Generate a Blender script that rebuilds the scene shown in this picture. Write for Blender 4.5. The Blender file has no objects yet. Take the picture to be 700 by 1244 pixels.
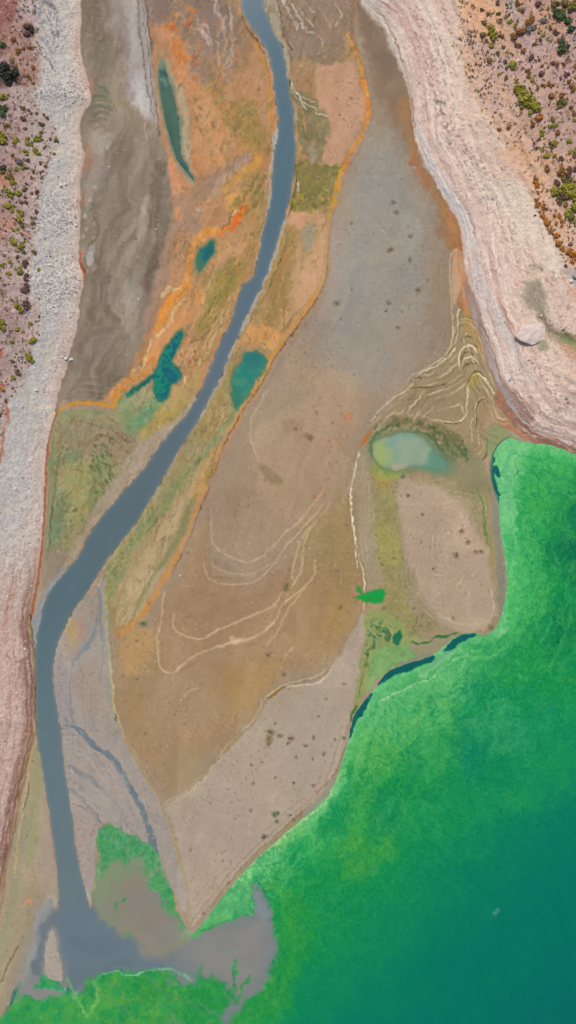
import bpy, bmesh, math, random
import numpy as np
from mathutils import Vector, noise as mnoise

# ------------------------------------------------------------------ camera, light, exposure
U = 0.25                      # metres per map unit
CAMH = 330.0                  # drone height
scene = bpy.context.scene
cam_d = bpy.data.cameras.new("drone_camera"); cam = bpy.data.objects.new("drone_camera", cam_d)
scene.collection.objects.link(cam); scene.camera = cam
cam.location = (0, 0, CAMH); cam.rotation_euler = (0, 0, 0)
cam_d.sensor_fit = 'VERTICAL'; cam_d.angle = 2 * math.atan(1244 * U / 2 / CAMH)
cam_d.clip_start = 1; cam_d.clip_end = 20000
SUN_EL, SUN_AZ = 56.0, 345.0   # sun stands beyond the top edge of the picture
w = bpy.data.worlds.new("World"); scene.world = w; w.use_nodes = True
nt = w.node_tree; bg = nt.nodes['Background']
sky = nt.nodes.new('ShaderNodeTexSky'); sky.sky_type = 'NISHITA'; sky.sun_disc = False
sky.sun_elevation = math.radians(SUN_EL); sky.sun_rotation = math.radians(SUN_AZ)
sky.air_density = 1.0; sky.dust_density = 3.0; sky.ozone_density = 1.0
nt.links.new(sky.outputs[0], bg.inputs[0]); bg.inputs[1].default_value = 0.085
sd_ = bpy.data.lights.new("sun", 'SUN'); sun = bpy.data.objects.new("sun", sd_); scene.collection.objects.link(sun)
sd_.energy = 2.4; sd_.angle = math.radians(4.0); sd_.color = (1.0, 0.94, 0.84)
a, e = math.radians(SUN_AZ), math.radians(SUN_EL)
d_ = Vector((math.sin(a) * math.cos(e), math.cos(a) * math.cos(e), math.sin(e)))
sun.rotation_euler = d_.to_track_quat('Z', 'Y').to_euler()
scene.view_settings.view_transform = 'Standard'; scene.view_settings.look = 'None'
scene.view_settings.gamma = 1.0; scene.view_settings.use_curve_mapping = False
scene.view_settings.exposure = 0.65
ALB = np.array([0.62, 0.635, 0.61], np.float32)   # true reflectance of the ground relative to the photograph's bright exposure

# ------------------------------------------------------------------ map grid
# The place is surveyed in "map units": 1 unit = 0.25 m on the ground,
# x to the east, y to the south.  Inside the surveyed area the grid is fine,
# outside it stretches away to the horizon.
STEP = 1.0
def axis(lo, hi):
    a = np.arange(lo, hi + STEP, STEP)
    out, d = [], STEP
    p = 0.0
    while p < 14000:
        d *= 1.35
        p += d
        out.append(p)
    out = np.array(out)
    return np.concatenate([(a[0] - out)[::-1], a, a[-1] + out]).astype(np.float32)
XS = axis(-60.0, 760.0)
YS = axis(-60.0, 1304.0)
NX, NY = len(XS), len(YS)
XR, YR = np.meshgrid(XS, YS)
X = np.clip(XR, -90, 790).astype(np.float32)
Y = np.clip(YR, -90, 1334).astype(np.float32)
CX = np.clip(XS, -90, 790); CY = np.clip(YS, -90, 1334)

# ------------------------------------------------------------------ noise
_TAB = np.random.RandomState(7).rand(256 * 256).astype(np.float32)
def vnoise(x, y, seed=0):
    ix = np.floor(x); iy = np.floor(y)
    fx = x - ix; fy = y - iy
    fx = fx * fx * (3 - 2 * fx); fy = fy * fy * (3 - 2 * fy)
    ix = ix.astype(np.int32) + seed * 37; iy = iy.astype(np.int32) + seed * 91
    x0 = ix & 255; x1 = (ix + 1) & 255; y0 = (iy & 255) << 8; y1 = ((iy + 1) & 255) << 8
    a = _TAB[y0 + x0]; b = _TAB[y0 + x1]; c = _TAB[y1 + x0]; d = _TAB[y1 + x1]
    a = a + (b - a) * fx; c = c + (d - c) * fx
    return a + (c - a) * fy
def fbm(x, y, octv=4, seed=0, gain=0.5):
    s = 0; amp = 1; tot = 0
    for o in range(octv):
        s = s + amp * vnoise(x * (2 ** o) + 17.3 * o, y * (2 ** o) - 9.1 * o, seed + o * 7)
        tot += amp; amp *= gain
    return (s / tot - 0.5) * 2.0          # about -1..1
def sstep(a, b, x):
    t = np.clip((x - a) / (b - a), 0, 1)
    return t * t * (3 - 2 * t)

WX1 = fbm(X / 28, Y / 28, 3, 11); WY1 = fbm(X / 28, Y / 28, 3, 23)
WX2 = fbm(X / 6, Y / 6, 3, 31); WY2 = fbm(X / 6, Y / 6, 3, 43)

# ------------------------------------------------------------------ shapes
def pts(s):
    return np.array([[float(v) for v in p.split(',')] for p in s.split()], dtype=np.float32) if isinstance(s, str) else np.array(s, dtype=np.float32)
def spl(P, closed=False, n=5):
    P = np.asarray(P, dtype=np.float32)
    if len(P) < 3: return P
    if closed: Q = np.vstack([P[-1], P, P[0], P[1]])
    else: Q = np.vstack([2 * P[0] - P[1], P, 2 * P[-1] - P[-2]])
    out = []
    for i in range(1, len(Q) - 2):
        p0, p1, p2, p3 = Q[i - 1], Q[i], Q[i + 1], Q[i + 2]
        m = max(2, min(n, int(np.hypot(*(p2 - p1)[:2]) / 5) + 1))
        for k in range(m):
            t = k / m
            out.append(0.5 * ((2 * p1) + (p2 - p0) * t + (2 * p0 - 5 * p1 + 4 * p2 - p3) * t * t + (3 * p1 - p0 - 3 * p2 + p3) * t ** 3))
    if not closed: out.append(P[-1])
    return np.array(out, dtype=np.float32)
def region(P, m):
    x0 = np.searchsorted(XS, P[:, 0].min() - m); x1 = np.searchsorted(XS, P[:, 0].max() + m)
    y0 = np.searchsorted(YS, P[:, 1].min() - m); y1 = np.searchsorted(YS, P[:, 1].max() + m)
    if P[:, 0].min() - m <= -60: x0 = 0
    if P[:, 1].min() - m <= -60: y0 = 0
    if P[:, 0].max() + m >= 760: x1 = NX
    if P[:, 1].max() + m >= 1304: y1 = NY
    return (slice(y0, max(y1, y0 + 1)), slice(x0, max(x1, x0 + 1)))
def warped(S, warp, fine=0.8):
    x = X[S] + warp * (WX1[S] * 1.6 + fine * 1.2 * WX2[S]); y = Y[S] + warp * (WY1[S] * 1.6 + fine * 1.2 * WY2[S])
    return x, y
def dist(x, y, P, closed=False, coords=False):
    """distance (minus the width column) to a polyline; coords: also side and length along"""
    best = np.full(x.shape, 1e9, np.float32); side = np.ones(x.shape, np.float32); along = np.zeros(x.shape, np.float32)
    n = len(P); L = 0.0
    W = P[:, 2] if P.shape[1] > 2 else None
    for i in range(n if closed else n - 1):
        a = P[i]; b = P[(i + 1) % n]
        dx, dy = b[0] - a[0], b[1] - a[1]
        l2 = dx * dx + dy * dy + 1e-9
        t = ((x - a[0]) * dx + (y - a[1]) * dy) / l2
        tc = np.clip(t, 0, 1)
        ex = x - a[0] - tc * dx; ey = y - a[1] - tc * dy
        d = np.sqrt(ex * ex + ey * ey)
        if W is not None: d = d - (a[2] + (b[2] - a[2]) * tc)
        m = d < best
        if coords:
            sd = np.sign(dx * (y - a[1]) - dy * (x - a[0]))
            side = np.where(m, sd, side); along = np.where(m, L + tc * math.sqrt(l2), along)
            L += math.sqrt(l2)
        best = np.where(m, d, best)
    return (best, side, along) if coords else best
def inside(x, y, P):
    r = np.zeros(x.shape, bool); n = len(P)
    for i in range(n):
        x1, y1 = P[i][:2]; x2, y2 = P[(i + 1) % n][:2]
        if y1 == y2: continue
        c = ((y1 > y) != (y2 > y)) & (x < (x2 - x1) * (y - y1) / (y2 - y1) + x1)
        r ^= c
    return r
def lattice(x, y, f, st=2.0):
    """evaluate the smooth function f on a coarse regular lattice and look it up at x, y"""
    x0, y0 = float(x.min()) - st, float(y.min()) - st
    gx = np.arange(x0, float(x.max()) + 3 * st, st, dtype=np.float32); gy = np.arange(y0, float(y.max()) + 3 * st, st, dtype=np.float32)
    LX, LY = np.meshgrid(gx, gy); R = f(LX, LY)
    u = (x - x0) / st; v = (y - y0) / st; iu = u.astype(np.int32); iv = v.astype(np.int32); u = u - iu; v = v - iv
    out = []
    for F in (R if isinstance(R, tuple) else (R,)):
        a = F[iv, iu] * (1 - u) + F[iv, iu + 1] * u; b = F[iv + 1, iu] * (1 - u) + F[iv + 1, iu + 1] * u
        out.append((a * (1 - v) + b * v).astype(np.float32))
    return out if isinstance(R, tuple) else out[0]
def signed(x, y, P):
    d = dist(x, y, P[:, :2], True); return np.where(inside(x, y, P), -d, d)
def sdf_poly(S, P, warp=0.0, fine=0.8):
    x, y = warped(S, warp, fine) if warp else (X[S], Y[S])
    if x.size > 20000: return lattice(x, y, lambda a, b: signed(a, b, P), 2.0 if x.size < 150000 else 3.0)
    return signed(x, y, P)

G = np.zeros((NY, NX, 3), np.float32)     # ground colour
Wc = np.zeros((NY, NX, 3), np.float32)    # water colour
DZ = np.zeros((NY, NX), np.float32)       # small relief from channels and ridges

def blend(C, S, rgb, a, rgb2=None, vs=20.0, seed=5, st=None):
    col = np.array(rgb, np.float32) / 255.0
    if rgb2 is not None:
        c2 = np.array(rgb2, np.float32) / 255.0
        if st: ca, sa = math.cos(math.radians(st[0])), math.sin(math.radians(st[0])); u = (X[S] * ca + Y[S] * sa) / (vs * st[1]); v = (-X[S] * sa + Y[S] * ca) / vs
        else: u, v = (X[S] + 4 * WX2[S]) / vs, (Y[S] + 4 * WY2[S]) / vs
        m = np.clip(0.5 + 1.1 * fbm(u, v, 4, seed), 0, 1)[..., None]
        col = col * (1 - m) + c2 * m
    C[S] = C[S] * (1 - a[..., None]) + col * a[..., None]
def texa(S, a, tx, seed):
    """break an opacity up with noise: tx = (scale, amount[, angle, stretch])"""
    if tx is None: return a
    sc, am = tx[0], tx[1]
    if len(tx) > 2:
        ca, sa = math.cos(math.radians(tx[2])), math.sin(math.radians(tx[2]))
        u = (X[S] * ca + Y[S] * sa) / (sc * tx[3]); v = (-X[S] * sa + Y[S] * ca) / sc
    else: u, v = X[S] / sc, Y[S] / sc
    n = 0.5 + fbm(u, v, 4, seed)
    return a * np.clip(1 - am + am * 2.0 * np.clip(n, 0, 1) , 0, 1) if am <= 1 else a * sstep(0.5 - 0.5 / am, 0.5 + 0.5 / am, n)
_sd = [100]
def fill(p, rgb, a=1.0, soft=3.0, warp=2.0, rgb2=None, vs=20.0, tx=None, C=None, st=None, dz=0.0, fine=0.8, grow=0.0):
    _sd[0] += 3
    P = spl(pts(p), True); S = region(P, soft + 2 * warp + 4 + grow)
    d = sdf_poly(S, P, warp, fine) - grow
    al = a * sstep(soft, -soft, d)
    al = texa(S, al, tx, _sd[0])
    blend(G if C is None else C, S, rgb, al, rgb2, vs, _sd[0] + 1, st)
    if dz: DZ[S] += dz * al / max(a, 1e-3)
def line(p, rgb, a=1.0, soft=1.0, warp=1.2, rgb2=None, vs=12.0, tx=None, C=None, w=None, dz=0.0, fine=0.8):
    _sd[0] += 3
    P = pts(p)
    if P.shape[1] == 2: P = np.hstack([P, np.full((len(P), 1), w if w is not None else 1.0, np.float32)])
    elif w: P[:, 2] *= w
    P = P.copy(); P[:, 2] = np.where(P[:, 2] < 3, P[:, 2] * (0.5 + P[:, 2] / 6), P[:, 2]); soft = soft * .62 if soft < 1.7 else soft * .85
    P = spl(P); S = region(P, P[:, 2].max() + soft + 2 * warp + 4)
    x, y = warped(S, warp, fine)
    d = dist(x, y, P) + np.minimum(P[:, 2].max(), 2.5) * .55 * WX2[S] + .2
    if tx is None: tx = (7, .35)
    al = a * sstep(soft, -soft * 0.5, d)
    al = texa(S, al, tx, _sd[0])
    blend(G if C is None else C, S, rgb, al, rgb2, vs, _sd[0] + 1)
    if dz: DZ[S] += dz * al / max(a, 1e-3)
def lines(ps, rgb, **k):
    for p in ps: line(p, rgb, **k)
def ramp(d, stops):
    xs = [s[0] for s in stops]
    return np.stack([np.interp(d, xs, [s[1][i] / 255.0 for s in stops]) for i in range(3)], -1).astype(np.float32)
def dabs(p, n, rgbs, smin, smax, seed, a=0.8, elong=1.6, ang=None, C=None, dens=None, soft=1.2):
    """scatter small irregular marks (stones' stain, algae tufts) inside a polygon"""
    rs = random.Random(seed); P = spl(pts(p), True)
    x0, x1, y0, y1 = P[:, 0].min(), P[:, 0].max(), P[:, 1].min(), P[:, 1].max()
    k = 0; T = C if C is not None else G
    tries = 0
    while k < n and tries < n * 30:
        tries += 1
        x, y = rs.uniform(x0, x1), rs.uniform(y0, y1)
        if not inside(np.array([x]), np.array([y]), P)[0]: continue
        k += 1
        r = smin + (smax - smin) * rs.random() ** 2; th = math.radians(ang + rs.uniform(-18, 18)) if ang is not None else rs.uniform(0, 3.14)
        e = rs.uniform(1, elong)
        R = r * e + soft + 2
        i0, i1 = np.searchsorted(XS, x - R), np.searchsorted(XS, x + R); j0, j1 = np.searchsorted(YS, y - R), np.searchsorted(YS, y + R)
        if i1 <= i0 or j1 <= j0: continue
        S = (slice(j0, j1), slice(i0, i1))
        dx = X[S] - x + 1.2 * r * WX2[S] * .5; dy = Y[S] - y + 1.2 * r * WY2[S] * .5
        u = (dx * math.cos(th) + dy * math.sin(th)) / e; v = -dx * math.sin(th) + dy * math.cos(th)
        al = a * rs.uniform(.5, 1) * sstep(soft, -soft * .5, np.sqrt(u * u + v * v) - r)
        c = rgbs[rs.randrange(len(rgbs))]
        T[S] = T[S] * (1 - al[..., None]) + np.array(c, np.float32) / 255.0 * al[..., None]
CL = "474,303,3,b 482,258,2.5,b 479,246,2.2,b 498,316,2,o 508,352,3,o 473,369,2.5,b 469,378,1.5,o 498,287,2,b 520,340,1.2,b 483,398,2,b 409,368,3,b 426,272,1.5,b 454,284,1,r 415,388,1.4,b 427,352,1,b 360,522,1.6,b 377,533,2.6,b 404,513,1.5,r 400,535,2,r 403,542,1.5,r 401,563,1.4,r 381,603,2,r 389,596,1.2,r 422,638,1.2,b 430,454,1,o 347,715,3.4,o 349,711,2.4,o 409,694,1.5,b 414,738,1.8,o 326,796,2.6,b 345,820,2.2,o 397,850,1.2,b 388,870,1.4,b 334,878,1.5,o 329,889,3.6,o 327,897,3,o 326,903,2.4,o 339,894,2.4,b 353,897,3,b 350,903,2,b 381,896,2.2,o 371,906,2,b 393,917,1.8,d 380,923,1.2,d 360,920,1.4,b 318,926,1.2,b 304,929,1,d 335,945,1.4,b 357,951,1.6,d 309,952,1.4,b 304,985,1.6,b 334,989,3,g 338,987,2.2,g 336,998,2,g 320,1017,2.6,d 357,996,1.4,d 286,994,1,b 276,959,1,b 232,1034,1.2,b 271,1046,1,b 248,1110,1.5,b 407,898,1.2,d 418,896,2,g 381,953,1.2,b 353,990,1.2,d 174,757,3,g 149,822,1.2,o 167,825,1.6,o 219,699,1.2,w 141,875,1.6,g 178,891,1.4,b 496,602,2,d 560,645,2.5,b 569,658,2.6,b 555,674,3,b 490,579,1.8,g 584,670,2.2,o 513,625,1.2,d 526,691,1.2,d 550,750,1.5,b 597,763,2.6,o 578,670,2,b 410,120,1,d 428,120,1,d 413,140,1,d 168,363,1.2,w 165,290,1.2,d 189,278,1,w 133,202,1,w 372,664,1,b 417,830,1.2,b 166,780,1.2,o"
# ================================================================== outlines surveyed from the photograph
# water outlines
RIVL = "282,-100 290,-20 292,0 297,20 308,38 318,52 325,65 329,80 332,100 335,125 338,145 337,162 333,185 330,220 327,250 320,275 315,305 308,335 294,346 287,365 281,390 270,410 262,428 252,455 240,481 222,508 200,533 180,561 161,585 138,610 111,644 96,673 80,693 64,712 53,735 46,765 43,787 42,807 43.5,866 45,900 50,931 56,969 62,1007 67,1038 71,1079 70,1104 70,1114"
RIVR = "311,-100 317,-20 320,0 324,17 333,38 345,62 350,89 353,113 357,137 358.5,161 359.5,185 357,213 353,240 347,262 338,290 333,309 322,340 311,362 298,388 281,426 269,456 257,480 240,513 219,546 202,577 185,604 164,638 144,663 131,680 121,697 103,725 85,750 74,773 67,797 65,821 68,845 72,872 75,892 78,918 82,949 87,979 90,1007 94,1038 99,1065 105,1086 109,1104 110,1114"
RL, RR = spl(pts(RIVL)), spl(pts(RIVR))
RIVER = np.vstack([RL, RR[::-1]])
SHORE = "860,566 760,562 700,551 690,547 679,543 666,539 648,539 631,536 618,533 607,540 600,555 598,574 600,591 605,608 607,632 610,659 613,677 616,700 615,720 611,742 606,757 598,768 586,772 577,769 563,770 550,776 540,785 527,795 511,802 487,809 470,818 461,829 447,847 432,867 426,885 424,898 418,918 412,938 401,963 384,981 364,997 343,1016 319,1037 299,1057 278,1081 261,1103 247,1120 236,1134 232,1134 228,1130 219,1114 212,1098 206,1074 197,1050 187,1036 180,1026 165,1015 151,1012 140,1001 130,999 120,1009 117,1031 117,1065 112,1088 109,1104 70,1104 62,1092 52,1098 45,1110 41,1126 34,1158 27,1184 20,1198 12,1214 5,1228 -20,1244 -100,1256"
LSH = spl(pts(SHORE))
LAKE = np.vstack([LSH, np.array([[-100, 1420], [860, 1420]], np.float32)])
SPIT = spl(pts("63,1129 58,1141 54,1158 55,1174 57,1186 66,1191 75,1193 76,1184 74,1168 70,1152 67,1136"), True)
PONDS = {
 'long': "197,72 192,93 194,113 199,141 206,168 213,191 222,205 229,213 236,220 234,214 228,201 221,185 219,151 214,123 206,96 200,77",
 'small': "240,306 247,298 256,292 261,295 260,309 251,319 245,330 240,329 238,316",
 'forked': "219,402 222,408 217,418 212,430 209,440 216,446 220,454 217,462 210,466 205,474 203,484 196,489 190,485 187,476 187,462 178,467 168,474 158,482 155,479 166,470 178,461 186,453 191,443 197,430 205,418 213,406",
 'wide': "298,427 291,437 282,451 280,465 281,484 285,497 290,495 299,486 307,472 315,459 321,450 324,437 320,430 312,425",
 'pale': "456,535 477,528 498,526 515,533 528,548 542,563 541,571 528,572 501,568 494,570 480,571 466,567 455,556 452,545",
 'green': "434,713 437,716 440,722 448,719 456,716 466,716 467,729 453,732 442,730 431,726 439,724 433,717",
}
PP = {k: spl(pts(v), True, 3) for k, v in PONDS.items()}
# edges of the two banks (foot, then the foot of the scrub)
LBANK = "99,-60 99,0 98,25 97,50 100,75 106,95 111,120 101,138 97,155 99,175 103,190 99,215 97,240 98,270 96,300 95,318 101,335 100,352 97,365 95,390 88,420 81,445 73,470 69,490 67,505 62,525 58,545 55,570 53,600 52,640 50,665 46,700 42,725 38,745 37,760 39,785 42,810 43,850 43,882 39,905 31,940 24,975 18,1015 10,1050 3,1090 -10,1150 -40,1260"
RBANK = "425,-60 436,-12 448,10 460,20 470,30 481,51 491,79 498,106 503,137 505,171 518,195 532,225 546,251 557,271 562,306 566,333 573,367 582,395 596,433 606,465 614,490 628,514 647,533 664,540 688,547 700,552 860,580"
LBK, RBK = spl(pts(LBANK)), spl(pts(RBANK))
LSCR = "46,-60 45,0 50,30 52,60 48,90 42,108 44,125 58,141 68,156 71,173 64,192 57,207 52,236 48,255 45,283 41,308 37,332 38,352 49,374 50,395 47,408 42,425 38,445 32,465 14,486 9,508 5,543 0,565 -30,620 -100,640"
RSCR = "548,-60 551,0 556,20 557,45 562,75 566,103 577,123 592,145 608,168 622,186 636,206 647,230 650,248 660,272 673,295 685,316 697,326 760,380 860,420"
LSC, RSC = spl(pts(LSCR)), spl(pts(RSCR))

FULL = (slice(0, NY), slice(0, NX))
# a lightly broken shoreline
wxs, wys = X + 1.0 * WX2, Y + 1.0 * WY2
def sd(P, w=1.0):
    return lattice(X + w * WX2, Y + w * WY2, lambda a, b: signed(a, b, P))
_wl = 1 + 2.6 * sstep(100, 120, X) * sstep(240, 226, X) * sstep(985, 1000, Y) + 1.6 * sstep(120, 60, X) * sstep(1080, 1100, Y)
D_LAKE = sd(LAKE, _wl); D_RIV = sd(RIVER, 1.5) + .7 * sstep(1040, 980, Y)
D_LAKE += 3 * (_wl > 3) * WX1
D_SPIT = sd(SPIT)
D_LAKE = np.maximum(D_LAKE, -D_SPIT)
D_POND = {}
for k, P in PP.items():
    S = region(P, 40); D = np.full((NY, NX), 60.0, np.float32)
    kk = {'forked': 2.6, 'small': 2.0, 'wide': 3.2, 'pale': 1.6}.get(k, .9); x, y = X[S] + kk * (WX2[S] + .5 * WX1[S]), Y[S] + kk * (WY2[S] + .5 * WY1[S])
    d = dist(x, y, P, True); D[S] = np.where(inside(x, y, P), -d, d) + {'wide': 1.6, 'long': .5}.get(k, 0); D_POND[k] = D
# signed distance above the foot of each bank (positive = up the slope)
def bank(P, up, wr):
    x, y = X + wr * WX2 + 0.7 * wr * WX1, Y + wr * WY2
    def f(a, b):
        d, s, al = dist(a, b, P, False, True); return d * s * up, al
    return lattice(x, y, f)
LB, LBs = bank(LBK, 1, 1.2)
RB, RBs = bank(RBK, -1, 1.2)
RB = np.where((Y > 600) | (D_LAKE < -4), -60, RB)
LS, LSs = bank(LSC, 1, 3.0)
RS, RSs = bank(RSC, -1, 3.0)

# ================================================================== sediment colours
G[:] = np.array([166, 141, 120], np.float32) / 255
def Z(*a, **k): fill(*a, **k)
# ---- mud flat west, under the left bank
Z("90,-60 184,-60 183,0 186,60 190,120 196,160 208,195 214,225 210,262 202,295 195,325 190,360 176,405 160,440 150,465 128,487 100,490 76,485 60,520 60,400 90,200", (128,113,98), rgb2=(147,130,114), vs=45, soft=5, warp=3, st=(75,2.5))
Z("103,0 130,0 140,40 132,90 120,110 108,90", (122,106,92), a=.7, soft=10, warp=5)
Z("128,-60 172,-60 172,0 178,60 188,110 190,140 182,152 170,140 158,118 150,80 140,40 132,0", (163,150,145), a=.9, soft=7, warp=5, rgb2=(150,136,130), vs=14, st=(82,3))
Z("150,-60 170,-60 168,0 172,50 180,100 186,135 180,146 168,136 160,110 158,60 150,0", (180,172,170), a=.75, soft=7, warp=4)
Z("164,90 176,104 186,135 182,146 170,140 163,118", (198,194,195), a=.6, soft=6, warp=3)
Z("176,-60 184,-60 181,0 184,50 190,105 193,135 191,150 186,135 180,95 174,40 172,0", (172,162,158), a=.9, soft=2, warp=2)
lines(["168,-40,.8 169,0,.8 170,30,.8 173,60,.9 177,95,.8 182,122,.7 187,146,.6","173,-40,.8 174,0,.8 176,30,.8 180,62,.8 184,95,.8 187,120,.7 190,145,.5"], (92,76,76), a=.75, soft=1.2, warp=1.6, tx=(5,.8))
line("178,-40,2.5 178,0,2.5 181,30,2 185,70,1.8 189,105,1.5 192,140,1.5 194,165,1", (106,88,84), a=.8, soft=1.5, warp=1.5)
line("175,150,1 178,165,1 181,172,.5", (190,165,150), a=.7, soft=1.5, warp=2)
Z("112,62 126,50 128,75 118,85", (116,118,96), a=.45, soft=7, warp=4)
Z("118,10 130,0 138,25 128,40", (150,140,128), a=.5, soft=6)
Z("108,122 120,106 135,105 138,118 130,135 118,148 106,150", (120,112,94), a=.8, soft=5, warp=4)
lines(["113,120,1 121,115,1.2 131,118,1.4 136,122,1","121,105,1.2 128,107,1.6 134,111,1","112,130,.8 121,128,1 130,130,.8","113,139,.8 124,136,1 133,139,.6","107,148,.8 118,142,.7"], (72,98,58), a=.7, soft=1.6, warp=2, tx=(6,.7))
lines(["118,124,1 128,124,1 135,128,.8","116,134,.8 124,132,.8 132,135,.8","112,144,.8 121,140,.8 130,143,.6"], (168,160,146), a=.6, soft=1, warp=2, tx=(5,.7))
Z("108,160 126,162 134,176 124,188 112,182", (158,146,140), a=.6, soft=5, warp=4, rgb2=(175,170,168), vs=6)
Z("106,200 128,190 140,205 134,228 118,240 104,230", (142,128,121), a=.8, soft=9, warp=6)
# flow swirls of pale silt
lines(["196,180,1.5 190,225,2 186,245,3 178,262,5 170,285,5 160,320,5","190,235,2 184,262,3 180,290,4 172,320,5 164,350,6 156,380,5","176,255,2 160,275,3 145,295,3 135,312,3 128,330,2","180,270,2 168,290,3 152,312,3 142,330,3","158,300,4 148,330,5 138,352,6 140,375,5 150,392,4","190,240,1 184,300,2 174,345,2 166,380,2 160,410,2","150,340,5 158,372,6 158,400,4 154,430,2"], (160,147,132), a=.55, soft=4, warp=2.5, tx=(14,.5,105,3))
Z("179,238 186,240 184,256 176,262 172,256", (172,160,146), a=.6, soft=4)
Z("150,345 166,330 166,370 152,392 146,370", (165,155,146), a=.5, soft=8, warp=4)
lines(["196,200,6 190,250,6 186,270,7","188,300,5 182,330,5 176,350,4"], (110,92,80), a=.6, soft=6, warp=3)
lines(["126,330,5 118,355,7 112,380,8 118,392,5","140,395,3 128,402,4 112,410,3","132,350,2 128,375,3 140,390,3"], (105,90,80), a=.45, soft=6, warp=5)
lines(["84,450,3 100,440,5 130,425,6 150,410,5","95,420,3 115,415,4 140,400,3"], (124,106,98), a=.5, soft=6, warp=5)
lines(["76,492,.8 82,478,.8 92,460,.8 104,442,.8","79,492,.8 88,478,.8 98,468,.8 112,462,.8","83,492,.8 94,482,.8 108,476,.8 130,474,.8 146,472,.8","86,492,.8 104,484,.8 126,482,.8 146,478,.8 160,464,.8"], (158,140,120), a=.5, soft=1, warp=2, tx=(10,.6))
dabs("104,225 120,225 118,290 112,335 100,330 99,260",46,[(178,170,162),(110,128,88),(96,108,78),(186,184,186),(165,120,95)],.6,3,5,a=.55,elong=2.5,ang=110,soft=1.8)
Z("104,310 112,306 113,318 107,324", (190,186,190), a=.7, soft=2, warp=2)
lines(["97,308,2 98,322,2.5 102,332,2.5 101,345,1.5"], (168,82,52), a=.75, soft=1.6, warp=1.8)
Z("108,175 104,190 100,205 108,210 114,200", (165,110,90), a=.5, soft=4, warp=3)
Z("104,100 112,95 116,112 108,122", (176,132,120), a=.5, soft=3)
# ---- orange flat east of it, down to the river
OR = "184,-60 330,-60 292,0 318,50 334,110 340,150 332,220 318,300 300,345 270,410 245,470 222,508 190,500 150,480 128,487 150,462 166,432 180,400 192,350 198,318 206,290 222,262 214,225 206,195 196,160 191,120 184,60 183,0"
Z(OR, (190,142,104), rgb2=(178,128,92), vs=40, soft=3, warp=2)
Z("184,-60 292,-60 292,0 306,40 296,80 285,70 270,110 262,80 250,110 236,90 226,60 212,40 205,15 186,20", (152,124,110), a=.85, soft=9, warp=6, rgb2=(135,115,106), vs=12)
Z("182,0 214,0 205,25 188,32", (128,108,104), a=.8, soft=6, warp=3)
Z("210,-60 290,-60 290,0 292,50 285,60 278,40 270,90 262,60 250,50 240,40 232,0", (128,108,100), a=.5, soft=8, warp=6)
lines(["262,0,2 265,16,3 266,26,2","240,36,2 250,44,2.5 253,54,2","246,30,1.5 256,42,1 252,56,1","280,0,1.5 284,30,2.5 280,60,2 276,85,1","274,20,2 272,45,2 274,70,1.5 268,92,1","262,50,1.5 264,72,1.5 262,90,1","236,20,1 244,30,1 248,48,1","268,5,1 270,30,1.5 262,50,1"], (196,186,184), a=.55, soft=2, warp=3, tx=(5,.9,80,2))
Z("188,34 200,28 212,40 222,62 232,90 240,120 246,160 250,200 240,205 232,160 222,120 212,84 198,50", (206,142,100), a=.75, soft=7, warp=4)
lines(["201,36,2 210,29,3 212,36,2","212,52,3 216,66,5 220,72,5","218,72,2 222,66,1","226,10,2 232,14,3 234,20,1"], (214,120,52), a=.7, soft=3, warp=3, tx=(6,.5))
dabs("206,26 228,12 240,60 244,110 226,86 214,80",36,[(222,120,44),(176,92,52),(228,140,70)],.6,2.6,8,a=.6,soft=1.6)
Z("244,110 256,100 272,100 284,120 300,124 318,140 322,170 318,196 300,205 290,180 276,150 262,140 250,130", (172,132,74), a=.75, soft=10, warp=7, rgb2=(150,122,66), vs=12)
Z("272,140 290,126 308,128 318,150 318,180 300,190 292,178 280,160", (142,128,72), a=.7, soft=8, warp=7, rgb2=(170,128,68), vs=6)
Z("240,118 262,120 284,160 298,190 296,205 270,206 250,200 240,170", (206,150,104), a=.75, soft=9, warp=6)
Z("256,190 290,196 300,176 314,190 300,212 276,220", (222,156,84), a=.5, soft=8, warp=6)
dabs("240,60 300,60 322,150 322,205 250,205",90,[(120,104,64),(176,120,60),(196,142,76),(104,84,60),(214,130,58)],.5,2.4,9,a=.45,elong=3,ang=75,soft=1.4)
lines(["298,40,1 310,58,1.2 318,75,1.5 325,95,1.5 327,125,2 330,150,1.6 333,165,1.2"], (206,138,44), a=.75, soft=1.6, warp=1.6, tx=(9,.5))
lines(["295,18,1 304,40,1.2 315,56,1.2 321,64,.8"], (60,62,50), a=.7, soft=1, warp=1.5, tx=(5,.8))
lines(["321,70,1.5 326,92,1.5 330,120,1.5"], (176,124,80), a=.8, soft=1.5)
# long pond surroundings
line("198,64,3 190,85,4 192,110,4 199,142,4 208,172,4 216,196,4 232,222,3", (178,150,128), a=.6, soft=3, warp=1.5)
line("200,72,1.5 210,96,3 220,124,4 224,152,6 224,178,7 230,205,5", (178,172,148), a=.75, soft=4, warp=2)
line("207,196,3 212,215,4 218,240,6 222,262,8", (214,146,104), a=.8, soft=4, warp=2)
Z("222,262 214,238 240,226 262,210 296,186 302,194 270,222 250,245 236,256 244,270 236,285 220,280 208,300 204,340 190,380 182,400 176,385 190,340 200,300", (168,134,116), a=.95, soft=6, warp=3, rgb2=(158,124,106), vs=22)
lines(["256,240,3 272,220,5 290,200,3 302,186,2","240,262,3 256,244,2.5"], (184,156,138), a=.6, soft=3, warp=3, tx=(9,.5))
Z("236,225 256,206 270,206 262,222 246,240 238,240", (150,118,98), a=.5, soft=7, warp=4)
dabs("236,240 262,240 264,262 240,268",14,[(206,190,176),(120,96,80)],.4,1.2,10,a=.6)
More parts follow.
